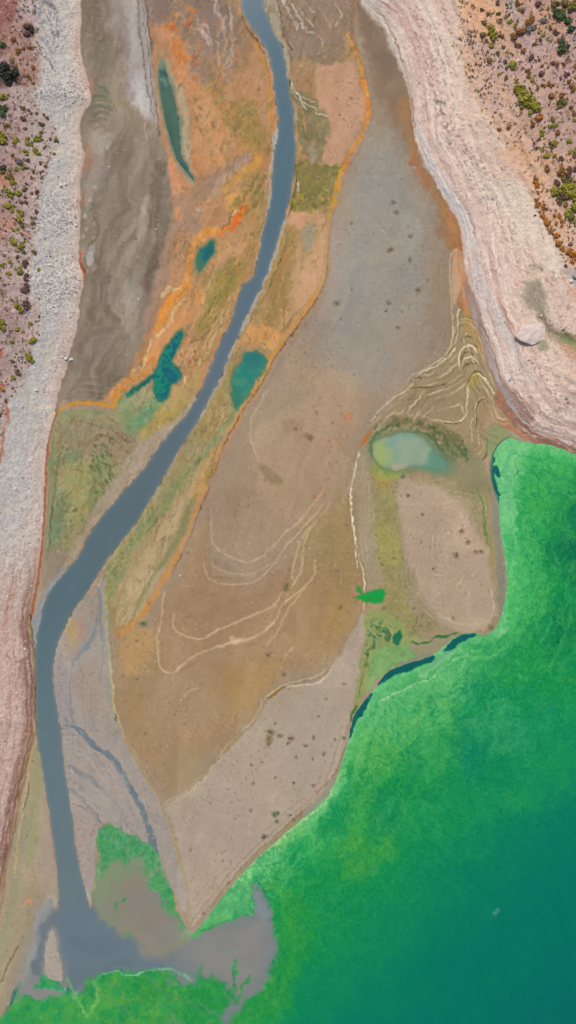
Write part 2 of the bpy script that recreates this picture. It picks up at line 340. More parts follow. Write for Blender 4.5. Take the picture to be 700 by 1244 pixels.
# orange rims
line("276,232,4 288,220,4 298,206,4 310,196,3", (222,160,70), a=.75, soft=4, warp=3.5)
line("268,284,3 262,280,4 252,280,5 244,286,4 236,296,3 232,314,2.5 230,330,3 228,345,4 220,352,5 212,362,6 204,378,6 196,396,5 190,404,4", (228,140,54), a=.88, soft=4, warp=2.5, rgb2=(234,160,80), vs=9)
line("268,282,2 278,274,4 290,262,4 297,250,3", (224,122,44), a=.8, soft=4, warp=3)
line("279,276,3 287,266,4 294,258,3", (222,104,32), a=.7, soft=3, warp=3, tx=(5,.6))
Z("280,240 292,232 302,225 300,245 288,256 280,262 276,252", (226,164,84), a=.7, soft=4, warp=4)
dabs("248,276 276,278 300,232 306,240 290,272 262,288",40,[(220,92,20),(240,160,40),(206,86,40)],.5,2.2,11,a=.6)
Z("262,296 284,282 308,262 312,290 302,330 290,340 276,330 262,336 250,350 240,340 256,320", (200,150,104), a=.9, soft=6, warp=5, rgb2=(182,140,88), vs=12)
Z("296,210 322,210 322,250 314,286 300,290 296,268 304,240", (178,144,92), a=.8, soft=6, warp=5, rgb2=(156,132,78), vs=8)
lines(["278,262,1 286,250,3 296,238,3 304,225,2.5 312,214,2","296,260,1.5 306,248,3.5 312,236,3 316,224,2"], (128,118,62), a=.75, soft=2.5, warp=3, tx=(6,.7))
lines(["270,278,1 276,270,1.2 284,258,1"], (72,70,48), a=.7, soft=1.2, warp=2)
lines(["282,262,1.2 292,250,1.2 302,240,1"], (214,184,150), a=.75, soft=1, warp=1.5)
dabs("282,262 306,226 324,212 320,300 300,345 262,420 236,440 258,340",190,[(112,96,56),(150,104,62),(206,160,110),(96,98,52),(220,150,70)],.4,1.8,12,a=.5,elong=3,ang=115,soft=1.1)
lines(["276,292,.7 282,288,.7 290,290,.7 286,298,.7 278,296,.7","290,268,.6 296,284,.6 292,300,.6"], (110,84,54), a=.5, soft=.8, warp=3)
# green ribbed slope (between orange flat and river)
Z("302,300 312,300 303,338 290,348 284,368 272,398 258,425 244,452 230,482 214,505 200,500 214,480 224,462 222,450 212,440 228,412 244,380 252,350 270,330 288,318", (184,146,98), a=.95, soft=4, warp=3, rgb2=(170,128,78), vs=14, st=(118,3))
Z("256,338 266,328 284,318 300,322 294,340 282,350 272,372 260,386 244,402 236,396 248,372 252,352", (138,128,62), a=.9, soft=5, warp=5, rgb2=(170,142,80), vs=9, st=(122,3))
lines(["256,340,1 248,362,1.4 240,382,1.4 230,400,1.2 226,408,1"], (206,176,130), a=.75, soft=1.6, warp=2)
lines(["294,322,.8 274,330,1 262,340,1 256,352,1","300,345,1 284,356,1 270,380,1 258,400,1 246,424,1","290,352,1 276,378,1.5 262,402,1.5 248,430,1.6 236,452,1","282,372,1 270,394,1 254,422,1 240,450,1","300,310,1 288,320,1 270,326,1"], (212,176,120), a=.55, soft=1.2, warp=2.4, tx=(12,.7))
lines(["268,352,1 256,372,1 240,396,1","284,360,.6 270,382,.6 258,402,.6 248,424,.6","262,384,1 250,404,1 240,424,.8 232,440,.8","258,428,.7 248,440,.7 238,458,.7 228,468,.6"], (96,84,46), a=.6, soft=1, warp=2.6, tx=(9,.7))
Z("220,420 232,410 244,412 240,436 226,448 214,446 208,440 212,430", (204,156,118), a=.85, soft=4, warp=4, rgb2=(190,140,96), vs=6)
dabs("210,428 236,412 244,424 232,450 214,448",26,[(120,76,48),(150,94,60),(222,180,140)],.4,1.4,13,a=.6)
Z("221,458 226,456 227,466 222,470", (218,174,140), a=.9, soft=1.5, warp=1)
lines(["217,448,.6 221,458,.6 218,470,.6","236,428,.6 230,444,.6 232,456,.5 226,470,.6"], (104,64,42), a=.6, soft=.9, warp=2)
line("222,404,1.5 230,394,1.8 238,384,1.5 244,370,1", (140,146,112), a=.7, soft=2)
# orange-peach terrace under the pools
Z("196,396 206,380 224,352 240,350 250,345 246,372 234,392 220,400 206,410 196,428 186,446 172,456 160,465 150,475 138,486 126,488 140,470 154,460 168,440 182,416 188,402", (222,156,96), a=.95, soft=5, warp=2.5, rgb2=(208,150,104), vs=14)
lines(["190,408,2 206,390,1.6 212,376,1.6 220,368,1.6 224,364,1","184,412,1 178,432,1.2 170,446,1.2 160,450,.8","196,360,2 206,352,3 216,352,2.5 222,346,1.5"], (228,196,146), a=.75, soft=1.8, warp=1.8, tx=(8,.5))
lines(["226,342,3 220,356,4 208,364,4 198,380,4 192,396,3.5"], (230,142,50), a=.8, soft=3, warp=2, tx=(12,.4))
lines(["186,436,3 180,448,3 168,458,2.6 156,464,2 146,474,3 138,488,3"], (214,138,56), a=.85, soft=3, warp=1.6)
line("70,502,1.6 78,495,1.8 88,490,2.4 102,488,2.4 118,490,2.4 130,493,2.6 138,494,3 146,486,2.5 152,474,1.4 164,466,1.2", (206,142,50), a=.92, soft=2.2, warp=1.4)
# ---- green flat west of the river
GF = "66,512 78,501 96,496 120,498 138,500 150,492 160,482 186,470 190,484 198,490 214,478 224,470 232,486 214,510 188,530 166,560 140,600 108,640 94,668 78,688 62,700 54,690 56,650 60,600 62,560"
Z(GF, (158,150,112), rgb2=(146,138,102), vs=24, soft=2.5, warp=2)
Z("76,512 100,504 118,508 128,520 112,534 96,548 80,560 74,540", (142,132,110), a=.8, soft=7, warp=4)
Z("82,548 100,540 120,536 128,520 146,520 166,530 176,540 160,556 140,560 124,552 104,552", (152,132,112), a=.75, soft=6, warp=4)
Z("66,552 82,552 100,548 92,562 76,566 66,600 62,650 58,672 60,600", (108,132,98), a=.7, soft=7, warp=5)
Z("80,572 110,558 128,572 124,602 104,632 80,640 70,610", (156,154,96), a=.75, soft=9, warp=5)
Z("112,560 126,544 132,560 128,590 118,620 108,610", (112,130,86), a=.55, soft=6, warp=5)
Z("70,606 84,600 76,640 66,668 58,670", (92,128,100), a=.55, soft=6, warp=4)
Z("72,500 92,496 116,498 126,502 108,506 88,508 74,512", (130,142,100), a=.6, soft=3, warp=3)
Z("146,488 168,486 176,502 166,524 154,530 152,510", (110,148,106), a=.7, soft=5, warp=4, rgb2=(140,156,108), vs=8)
Z("160,478 186,474 190,486 180,496 162,494", (164,156,118), a=.8, soft=4, warp=3)
Z("185,488 200,490 190,504 172,522 158,532 152,522 166,506", (90,146,108), a=.85, soft=5, warp=3, rgb2=(126,152,108), vs=8)
Z("192,496 206,492 224,474 232,484 214,508 196,522 176,532 170,528 184,514", (182,154,82), a=.85, soft=5, warp=3)
Z("205,472 226,464 240,452 246,462 234,480 222,494 210,498 200,490", (182,150,96), a=.8, soft=4, warp=3)
# reddish-brown wrack and dark dendritic films
lines(["84,512,1 98,511,1.5 104,514,1 118,516,1.2 124,520,.6","132,508,1 138,511,2 142,515,1","103,544,1 112,536,2 120,530,2 128,529,1.4","80,576,.8 88,571,1 98,571,.8 108,574,.6"], (128,98,76), a=.7, soft=1.5, warp=2.4, tx=(5,.6))
lines(["134,520,1 142,528,2 152,536,1.6 162,541,1","138,522,.7 150,528,.8 162,536,.7","140,530,.8 150,544,1 160,552,.8","128,532,.8 138,536,1 150,546,.8","160,552,.6 172,556,.5","124,540,.6 134,552,.6 146,556,.6","128,548,.6 136,560,.6","118,560,.8 128,566,.8 140,570,.6","114,566,.7 124,574,.8","116,584,.7 126,588,.7"], (108,84,70), a=.75, soft=1.1, warp=2.6, tx=(5,.6))
dabs("116,535 134,524 142,560 132,600 120,620 112,600 110,560",130,[(70,84,56),(84,78,60),(92,108,72)],.4,1.5,14,a=.55,elong=3,ang=60,soft=1)
dabs("62,640 76,610 104,616 118,612 108,640 86,668 68,680",80,[(92,112,76),(110,80,60),(170,160,96),(72,94,70)],.4,1.6,15,a=.5,elong=2.5,soft=1)
lines(["70,510,1.1 74,520,1.1 72,545,1.1 69,575,1.1"], (150,88,62), a=.6, soft=1.1, warp=1.2, tx=(5,.7))
lines(["69,575,.8 66,600,1 62,625,1.4 60,655,1.3 57,680,.8"], (78,86,72), a=.7, soft=1.2, warp=1.5, tx=(6,.6))
lines(["67,520,1.5 63,545,1.5 60,575,1.8 58,610,1.8 56,650,1.2"], (128,134,90), a=.7, soft=1.5, warp=1.5, tx=(6,.4))
# silt margin of the river
Z("232,485 214,508 190,524 170,538 150,560 134,590 120,610 104,636 92,660 76,684 60,702 54,712 40,742 48,770 54,735 64,712 80,693 96,673 111,644 138,610 161,585 180,561 200,533 222,508 244,475", (170,152,134), a=.85, soft=3, warp=3)
Z("62,700 54,716 44,738 40,765 43,800 48,770 60,735 76,700 84,688 74,690", (142,148,154), a=.9, soft=3, warp=2)
Z("58,670 78,668 84,680 70,696 58,706 50,716 54,690", (146,130,114), a=.8, soft=5, warp=3)
line("338,152,2 334,168,3 331,190,1.6 330,215,1.2 327,245,1.6 321,275,2 316,300,1.8 309,330,1.5", (176,176,178), a=.85, soft=1.5, warp=1.2)
lines(["334,174,1 328,190,.8 326,214,1 322,236,.8","331,175,.6 329,200,.6 327,222,.5"], (220,212,206), a=.8, soft=1, warp=1.6, tx=(4,.7))
lines(["328,162,.8 330,180,.8 326,200,.8","322,212,.6 318,228,.6"], (70,54,44), a=.6, soft=1, warp=2, tx=(4,.7))
# ---- strip east of the river (upper)
UP = "314,-60 436,-60 432,0 432,60 444,100 448,140 436,175 420,205 410,228 404,250 400,270 397,300 394,335 380,365 362,395 345,420 330,445 300,490 275,530 258,556 236,595 215,640 202,672 182,712 165,745 150,770 140,780 136,760 128,720 122,705 144,663 185,604 240,513 269,456 311,362 333,309 347,262 359,185 350,89 330,30"
Z(UP, (176,142,100), rgb2=(162,132,88), vs=22, soft=3, warp=2)
Z("322,-60 436,-60 434,0 428,40 420,66 400,84 380,80 366,70 356,90 352,70 340,40 326,10", (140,118,104), a=.95, soft=5, warp=4, rgb2=(152,126,110), vs=12)
Z("320,-60 336,-60 338,0 340,30 348,60 356,90 358,120 352,90 344,62 330,34 322,10", (168,160,146), a=.85, soft=2.5, warp=2)
lines(["338,0,.8 340,20,1 346,44,1 353,66,1 356,95,1 360,120,.8","351,56,1.5 354,62,1.5","352,98,1.4 353,112,1.2"], (78,62,54), a=.65, soft=1, warp=2.4, tx=(4,.8))
lines(["342,0,1.2 350,16,2 355,28,2.4 360,36,2","350,0,1 358,14,1.5 364,30,1.8 372,38,1.4 384,42,1","360,6,1 368,20,1.4 378,34,1.4","410,2,1 414,14,1.4 412,24,1.4 406,28,1","368,0,.8 374,8,1 382,14,.8","380,40,.8 388,50,.8 392,60,.6","386,8,.6 394,20,.6 400,32,.6"], (202,192,184), a=.7, soft=1.4, warp=3, tx=(4,.8))
Z("424,-20 444,0 446,12 440,34 432,54 426,40 426,10", (148,118,104), a=.9, soft=4, warp=2)
Z("352,76 376,74 384,94 380,110 372,124 362,118 358,100", (168,130,98), a=.8, soft=5, warp=4)
PINK = "384,84 396,78 408,80 428,78 436,90 441,112 444,132 440,152 430,172 420,186 410,200 396,203 390,196 398,176 402,160 398,146 392,138 386,132 380,122 382,104"
Z(PINK, (198,152,126), soft=3.5, warp=4, rgb2=(190,146,116), vs=12)
line("424,40,2 430,54,3 436,70,2.6 440,86,2.4 443,104,2.4 447,124,3 448,142,3.2 440,164,3 430,180,3 420,196,3.5 412,214,4 408,232,3.5 405,248,3 402,262,2.2", (224,128,52), a=.85, soft=2.4, warp=1.8, tx=(6,.4), rgb2=(232,160,60), vs=8)
dabs("424,44 434,50 444,100 452,140 440,176 416,214 412,206 436,160 440,130 434,80",60,[(226,96,40),(240,150,60),(196,90,50)],.4,1.8,16,a=.6,soft=1)
line("428,30,2 434,60,2 444,90,2 450,120,1.6 452,146,1.5 438,180,1.6 424,204,1.6 416,224,1.5 408,250,1.4 400,275,1.2", (134,112,98), a=.55, soft=3, warp=1.5)
Z("352,116 366,110 376,116 384,122 390,134 400,140 402,156 398,176 392,196 384,200 374,190 366,170 360,150 358,130", (138,124,90), a=.9, soft=4, warp=3.5, rgb2=(116,108,76), vs=9)
lines(["354,100,1 360,112,1.4 366,122,1.6 371,131,1.8 372,134,1","366,122,1 374,126,1 382,130,1 386,138,1 394,140,1 402,141,.8","360,116,.6 372,118,.7 382,124,.7","368,130,.6 362,124,.8 356,112,.8"], (206,196,180), a=.85, soft=1, warp=2, tx=(4,.4))
lines(["360,126,1.2 366,134,1.6 370,148,1.6 372,160,1.2","358,140,1.4 362,160,1.6 366,180,1.8 372,192,1.6"], (186,138,100), a=.8, soft=1.4, warp=2)
lines(["368,150,1 372,164,1.6 378,172,1"], (92,74,56), a=.6, soft=1.2, warp=2)
Z("374,176 382,172 390,186 388,200 380,200", (166,150,130), a=.6, soft=3, warp=3)
Z("356,200 372,194 384,200 396,203 412,202 415,208 410,216 408,234 402,250 396,258 388,252 376,258 364,252 354,254 352,240 356,222", (120,114,62), a=.92, soft=4, warp=5, rgb2=(142,130,72), vs=8)
lines(["394,203,1.2 404,203,1.6 412,205,2 413,211,1.2","356,202,1.4 366,196,1.4"], (98,110,40), a=.8, soft=1.4, warp=1.6)
dabs("356,232 372,236 400,236 404,256 390,262 360,258",50,[(186,150,50),(104,112,44),(214,160,70),(84,92,40)],.6,2.4,17,a=.65,soft=1.4)
lines(["360,208,.6 374,228,.6 392,242,.5","366,200,.6 388,216,.6 406,222,.5","394,240,.6 372,248,.6","384,204,.6 390,228,.6"], (168,150,96), a=.45, soft=.9, warp=2.5)
line("414,207,2 411,222,3.4 408,236,3.6 405,248,2.6", (228,158,32), a=.9, soft=2, warp=1.4)
Z("350,258 366,256 384,262 396,262 400,272 398,300 394,334 382,362 366,388 348,412 332,430 322,424 304,420 290,424 284,430 296,400 314,368 326,340 336,314 344,284", (184,142,94), a=.95, soft=3, warp=2.5, rgb2=(192,152,112), vs=14, st=(105,3))
Z("350,258 368,256 386,262 392,275 380,272 366,274 354,280 346,282", (206,156,122), a=.85, soft=4, warp=3)
Z("342,276 354,274 362,290 358,330 346,372 330,404 314,412 306,406 320,368 334,330", (160,122,64), a=.8, soft=6, warp=4, rgb2=(150,124,72), vs=7, st=(108,3))
Z("366,276 384,270 384,290 378,304 372,308 366,294", (158,148,124), a=.85, soft=3, warp=2.5)
Z("386,272 398,270 396,318 386,348 374,366 362,380 358,372 366,340 376,310 384,290", (208,160,124), a=.8, soft=5, warp=2.5)
lines(["362,292,1 362,330,1 354,368,1 344,392,1","372,312,1 366,342,1 356,378,1 340,404,1","378,316,.8 372,348,.8 358,380,.8","350,310,.8 344,340,.8 334,368,.8"], (206,166,116), a=.5, soft=1.4, warp=2, tx=(14,.6))
Z("300,396 316,396 328,400 336,408 326,424 312,420 298,416 290,420 286,428 292,408", (222,156,88), a=.75, soft=5, warp=4)
lines(["300,404,.6 304,414,.6 300,422,.6","316,416,.7 322,420,.7","296,412,.6 290,424,.8 284,436,1"], (96,84,54), a=.7, soft=1, warp=2)
line("404,250,2.2 400,272,2.2 397,298,2 394,330,2 386,350,2 374,370,2.2 362,390,2.2 350,404,2.4 338,422,2.6 330,434,3 320,452,3.6 306,476,4.2 290,506,4.4 276,530,3.4 266,548,3 258,566,2.8 250,590,2.6 244,602,2 236,624,2 226,650,2.4 212,676,2.6 200,704,3 188,726,4 176,744,6 164,758,8 152,770,8", (206,138,56), a=.8, soft=3, warp=1.6, rgb2=(200,148,84), vs=14)
line("408,252,1 403,276,1 400,300,1 396,334,1 388,356,1 366,390,1 346,418,1.2 334,436,1.2 312,474,1.4 284,520,1.2 266,556,1 254,590,1 246,610,1 232,650,1 216,680,1 208,700,.8", (128,80,42), a=.9, soft=1.2, warp=1.3, tx=(8,.4))
# grey silt margin right side of river
line("347,266,2.2 342,288,2.2 334,312,2.2 324,338,2.2 313,362,2.4 300,388,2.4 288,412,2.4 276,440,2.4 266,462,2.4 256,482,2.4 248,500,2.2 240,514,1.2", (170,158,150), a=.95, soft=1.4, warp=1.3)
line("350,274,1.2 346,296,1.2 338,320,1.4 326,346,1.6 314,372,1.8 300,396,1.8 290,418,2 281,440,2.2 276,458,2.4 270,480,3 262,500,3", (168,152,88), a=.8, soft=1.5, warp=1.6)
lines(["349,290,.8 342,314,.9 330,342,.9 318,366,.9 306,386,.8 296,400,.8 286,422,.7 280,440,.7"], (92,76,44), a=.8, soft=.9, warp=1.6, tx=(7,.5))
lines(["357,190,.8 359,210,.8 357,232,.9 353,252,.9 350,262,.7"], (50,52,40), a=.7, soft=1, warp=1.3, tx=(4,.6))
line("360,222,.8 362,232,.8", (206,212,210), a=.7, soft=1, warp=1)
# lower part of this strip
Z("276,462 282,492 292,498 284,516 270,540 254,566 240,580 220,604 196,636 176,664 156,700 140,730 136,770 128,740 122,706 140,672 164,638 200,582 240,514", (164,150,110), a=.92, soft=3, warp=2.5, rgb2=(150,142,96), vs=14)
Z("262,474 276,482 278,510 266,526 252,536 242,530 240,518 252,500", (178,152,100), a=.8, soft=4, warp=3, rgb2=(156,130,78), vs=5)
lines(["264,496,.7 258,508,1 254,518,.7","270,500,.7 264,514,1 258,526,.7","276,506,.6 268,520,.8 262,528,.6","250,516,.6 246,526,.8"], (126,96,54), a=.6, soft=1, warp=1.6)
line("300,478,1.5 290,498,2 280,512,2.2 268,526,2.4 256,540,2.2 244,556,2.4 230,570,2.6 214,590,2.4 200,612,1.6 186,636,1.2", (128,142,94), a=.8, soft=2.4, warp=1.8)
lines(["210,604,.8 198,620,1 186,640,1 176,650,.6","286,500,.6 272,518,.6 258,534,.6","150,722,1 144,730,1.4 140,736,1"], (70,92,60), a=.7, soft=1.2, warp=1.6, tx=(6,.5))
Z("206,590 220,584 212,604 194,628 180,648 168,664 156,684 146,710 138,724 128,716 130,694 148,672 170,644 190,614", (124,142,92), a=.7, soft=5, warp=4, rgb2=(146,150,100), vs=8)
dabs("196,590 214,586 196,618 168,656 146,700 134,716 130,700 164,642",80,[(84,110,72),(100,130,84),(160,158,110)],.4,1.5,18,a=.5,elong=2.4,soft=1)
Z("244,566 256,560 246,590 240,606 226,634 212,662 200,690 186,716 172,740 156,756 146,762 140,744 148,712 164,684 182,658 202,630 222,604", (184,162,124), a=.95, soft=5, warp=2)
Z("238,604 228,640 216,662 202,682 186,708 172,730 160,752 156,760 162,744 176,716 192,686 206,660 220,630 230,608", (132,128,84), a=.8, soft=4, warp=2)
Z("270,540 258,548 246,566 232,596 240,606 248,596 256,568 268,552", (200,146,84), a=.7, soft=6, warp=2.5)
Z("258,556 250,566 246,588 250,592 256,576", (160,134,80), a=.8, soft=3)
lines(["262,552,1 250,590,1","266,540,.7 258,556,.7 254,566,.6"], (112,72,40), a=.5, soft=1, warp=2)
# ---- the big central mud flat
CEN = "446,-60 436,0 432,40 446,90 452,130 450,150 436,185 418,220 408,252 402,280 398,330 388,360 366,395 340,432 316,475 288,522 266,560 252,600 240,632 226,660 208,700 190,730 164,762 146,776 140,800 144,860 150,895 164,925 182,960 200,990 214,1020 224,1060 232,1100 236,1128 262,1098 300,1050 344,1010 386,974 408,940 420,900 428,860 440,800 446,780 440,740 436,690 428,640 424,600 430,560 446,530 470,506 480,500 520,470 540,440 546,400 548,330 556,300 562,330 570,370 600,440 606,470 640,530 660,548 700,560 760,600 640,540 560,300 500,150 480,60 460,20"
Z("470,36 446,-60 430,-60 436,0 432,40 446,90 452,130 450,150 436,185 418,220 408,252 402,280 398,330 388,360 366,395 340,432 316,475 288,522 266,560 252,600 240,632 226,660 208,700 190,730 164,762 146,776 136,790 140,830 150,895 176,960 214,1020 226,1080 234,1134 300,1060 386,985 424,900 446,780 440,740 430,640 426,580 446,540 480,505 540,500 600,520 640,540 620,505 596,440 566,335 558,275 520,200 503,150 492,82", (161,142,123), rgb2=(155,134,113), vs=70, soft=4, warp=1.5, st=(110,2.5))
Z("440,-20 460,22 486,70 500,140 520,205 552,265 560,300 540,290 520,230 490,180 470,130 452,110 446,60 438,20", (148,120,98), a=.9, soft=9, warp=5, rgb2=(138,114,94), vs=26, st=(75,3))
Z("438,0 452,14 470,40 484,90 470,100 456,80 446,50", (130,108,92), a=.8, soft=8, warp=5)
Z("486,120 500,130 502,160 516,196 528,222 548,258 556,300 548,305 536,270 518,226 500,190 488,160", (170,124,82), a=.75, soft=8, warp=5)
Z("500,176 510,200 522,222 516,226 500,200", (190,110,66), a=.5, soft=5, warp=4)
Z("536,232 548,254 558,275 562,310 562,350 570,385 562,390 554,350 550,300 540,262", (156,112,64), a=.85, soft=5, warp=3, rgb2=(188,126,82), vs=10)
# cool grey heart
Z("448,166 468,160 486,190 508,240 520,290 524,340 520,400 500,440 470,470 440,480 410,470 380,440 392,390 404,330 412,280 428,220", (160,150,139), a=.85, soft=26, warp=8)
Z("446,180 462,172 472,200 470,250 460,300 446,360 420,400 400,400 404,350 416,290 430,230", (158,152,145), a=.7, soft=20, warp=6)
Z("480,210 500,240 510,300 508,350 486,330 476,270", (150,148,142), a=.5, soft=18, warp=6)
Z("470,330 486,300 496,340 480,380 466,360", (150,144,138), a=.4, soft=14)
line("410,270,5 406,330,5 396,370,5 376,400,5 350,436,5 330,470,4 310,510,3", (168,150,140), a=.6, soft=5, warp=2)
line("404,258,1.4 401,300,1.4 398,336,1.4 382,372,1.4 352,416,1.4 330,446,1.4 300,502,1.6 274,546,1.6 262,580,1.5 250,610,1.5 230,664,1.5 216,694,1.4", (178,134,100), a=.6, soft=2.5, warp=1.4)
Z("360,420 400,440 440,470 470,480 440,520 420,560 420,610 400,640 370,680 340,700 300,700 270,680 256,660 254,630 262,590 290,540 320,490", (170,143,117), a=.85, soft=22, warp=8)
Z("320,470 350,460 372,480 340,520 316,540 306,520", (164,145,123), a=.5, soft=16, warp=8)
Z("270,600 300,590 320,620 300,650 268,650", (158,130,108), a=.6, soft=16)
Z("420,600 440,640 440,700 430,760 400,800 370,800 360,760 390,700 410,650", (166,134,92), a=.75, soft=20, warp=8)
Z("370,640 412,610 436,650 436,700 420,740 380,760 360,720", (158,134,86), a=.65, soft=18, warp=8)
Z("380,740 420,730 424,770 390,790 366,780", (170,134,80), a=.6, soft=16, warp=8)
Z("216,700 240,660 258,690 300,712 350,700 400,690 400,760 380,810 330,830 300,870 260,910 210,960 186,950 160,900 146,850 142,800 170,770 196,740", (162,130,92), a=.85, soft=16, warp=8, rgb2=(168,136,104), vs=40)
Z("240,650 250,640 256,690 290,710 330,706 360,680 350,720 300,760 240,790 210,780 200,750 216,720", (162,128,98), a=.7, soft=12, warp=6)
Z("150,780 190,770 200,800 190,850 200,900 180,920 160,900 148,850", (160,132,96), a=.7, soft=14, warp=6)
Z("150,770 176,760 190,780 170,810 150,820 144,800", (190,148,92), a=.6, soft=10, warp=5)
Z("180,830 240,820 280,850 260,880 220,900 190,890", (168,144,116), a=.5, soft=18, warp=8)
Z("270,820 330,800 330,830 300,860 276,850", (170,134,78), a=.5, soft=14, warp=8)
Z("200,920 240,910 250,930 220,955 196,950", (156,136,104), a=.6, soft=10, warp=6)
# vertical faint streaks (wind-dried ridges)
a_ = 0.10 * sstep(0.15, .9, fbm(X / 5 + Y / 60, Y / 70, 3, 77)) * ((X > 130) & (X < 440) & (Y > 560) & (Y < 980))
G[:] = G * (1 - a_[..., None]) + np.array([.5, .4, .26]) * a_[..., None]
# pale tip (newer, greyer mud)
TIP = "200,976 226,960 248,938 272,914 300,886 318,866 326,850 340,838 360,834 378,830 394,822 404,812 414,796 424,776 434,760 440,744 444,760 442,800 434,840 426,880 420,905 410,936 388,968 360,992 334,1014 300,1048 276,1074 250,1106 236,1128 230,1100 222,1050 212,1010"
Z(TIP, (170,154,136), rgb2=(176,158,142), vs=30, soft=2, warp=1.6)
Z("340,870 400,850 420,870 400,930 360,960 330,930", (172,156,144), a=.5, soft=18)
Z("230,1000 300,960 320,990 270,1050 240,1090", (174,152,138), a=.5, soft=16)
Z("200,978 224,964 250,940 262,934 236,970 214,990 206,986", (178,160,140), a=.7, soft=3, warp=2)
lines(["408,806,1 420,800,3 432,790,3 440,770,3 444,750,2"], (178,158,144), a=.7, soft=3, warp=2)
# white/crusted outlines
lines(["434,690,.6 432,660,.8 428,630,1 426,606,1 426,596,1.2 430,576,.9 434,556,.8 440,542,.6 450,526,.6 462,512,.7 474,505,1 490,502,1.4 508,503,1.8 520,508,1.2 534,513,.8","441,742,.6 442,710,1 440,690,.7 436,670,.6 431,650,.5"], (222,210,186), a=1, soft=1, warp=.9, w=1.15)
lines(["225,961,.7 248,938,.8 270,912,.8 292,890,.8 310,870,.9 320,852,1 330,842,1 344,836,1.4 362,834,1.6 380,832,1.4 394,824,1.2 402,814,1 410,800,.7","326,846,.7 346,832,.8 364,828,.9 382,822,.8 396,812,.6"], (216,200,172), a=.75, soft=1.2, warp=1.1, tx=(10,.3))
line("206,979,1.4 222,968,1.4 244,948,1.2 268,922,1 300,890,.8", (188,172,150), a=.6, soft=2, warp=1.5)
lines(["326,850,1 334,843,2.2 342,838,2 348,834,1"], (130,98,34), a=.9, soft=1.2, warp=1.2, dz=-.08)
lines(["228,958,1 244,944,1.8 258,926,1.6","272,912,1 284,898,1.2 292,890,.8"], (132,116,54), a=.5, soft=2, warp=2, tx=(8,.5))
line("204,978,1.5 230,955,2 262,922,2.5 300,884,2.5 322,848,2", (156,134,100), a=.4, soft=3, warp=1.5)
lines(["196,960,.7 184,944,.7 174,928,.6","200,975,.8 190,962,.8"], (186,164,130), a=.6, soft=1, warp=1)
# ripple ridges of the flat: pale drying lines
RIP = ["256,620,.8 256,638,1 258,657,1.1 269,671,1.1 288,681,1.1 306,681,1 321,673,1 336,660,1 347,647,1 366,631,1 388,601,.9 395,590,.7",
"247,683,.7 254,703,.8 277,710,.8 299,709,.8 317,701,.9 332,686,1 343,668,1 362,649,1 381,627,1 394,608,.7",
"355,703,1 358,683,1.1 366,657,1.1 377,642,.8","356,710,1.2 366,694,1.3 369,671,1.3 373,653,1.1 384,634,.8 400,612,.6",
"212,746,.8 213,764,1 228,775,1.2 247,776,1.3 265,766,1.3 288,757,1.2 310,746,1.2 325,740,1.1 336,731,1 343,720,.9",
"210,817,1 225,805,1.3 247,792,1.3 273,782,1.8 288,779,2 310,775,1.4 325,764,1.3 336,751,1.2 343,735,1.1 358,723,1 381,701,.8 384,680,.7",
"325,783,.7 336,768,.8 347,746,.8 366,720,.8 381,703,.7","200,720,.9 197,753,1.1 191,780,1.1 193,805,1.1 200,816,1.1 210,817,1","219,852,1 228,840,1.3 241,835,.8","345,798,.7 358,785,1",
"316,564,.8 306,536,.9 308,512,.8 316,490,.7 326,474,.6","250,660,.6 262,690,.6 300,698,.6 330,684,.6"]
lines(RIP, (186,160,128), a=.45, soft=3.5, warp=1.8, tx=(16,.5))
lines(RIP, (204,179,145), a=.58, soft=1.4, warp=1.2, fine=.2, tx=(12,.45), dz=.07)
lines(["206,816,1 224,812,1.5 246,800,1.5","330,762,1 318,778,1 300,784,1","196,800,1 194,770,1","260,700,1.5 290,704,1.2","352,690,1 340,716,1"], (136,106,78), a=.35, soft=2, warp=2, tx=(12,.5))
lines(["284,692,2 256,678,2 250,650,2 254,620,2"], (142,120,92), a=.35, soft=5, warp=2.5)
lines(["246,788,1 254,783,1.2 266,780,.6"], (172,106,82), a=.7, soft=1.4, warp=1.2)
Z("280,773 290,775 296,780 288,782 280,779", (222,190,156), a=.5, soft=2, warp=2)
Z("314,562 322,566 334,574 344,584 340,590 328,586 318,574", (140,118,88), a=.75, soft=3, warp=1.5)
Z("296,594 310,596 312,602 300,602", (146,126,100), a=.45, soft=4)
Z("344,510 366,510 368,522 352,524 342,518", (142,112,84), a=.35, soft=5)
Z("400,500 420,500 426,540 410,548", (162,134,110), a=.4, soft=8)
Z("372,526 380,530 378,538 370,534", (142,106,84), a=.55, soft=2.5)
Z("418,500 425,500 426,510 418,510", (198,124,82), a=.6, soft=3, warp=2)
lines(["404,530,1 412,536,1 418,548,.6","408,540,.7 418,552,.7 420,560,.6","404,534,.8 402,538,.8"], (176,112,84), a=.6, soft=1.2, warp=1.6, tx=(5,.6))
Z("438,541 444,530 456,514 464,506 460,516 450,530 442,540", (204,110,36), a=.9, soft=2, warp=1)
line("440,540,.6 452,522,.8 460,510,.5", (160,74,24), a=.6, soft=1)
lines(["446,520,2 470,490,2.6 490,470,3 506,458,2","418,610,1.4 430,570,1.4 420,560,1"], (180,160,142), a=.45, soft=3, warp=2)
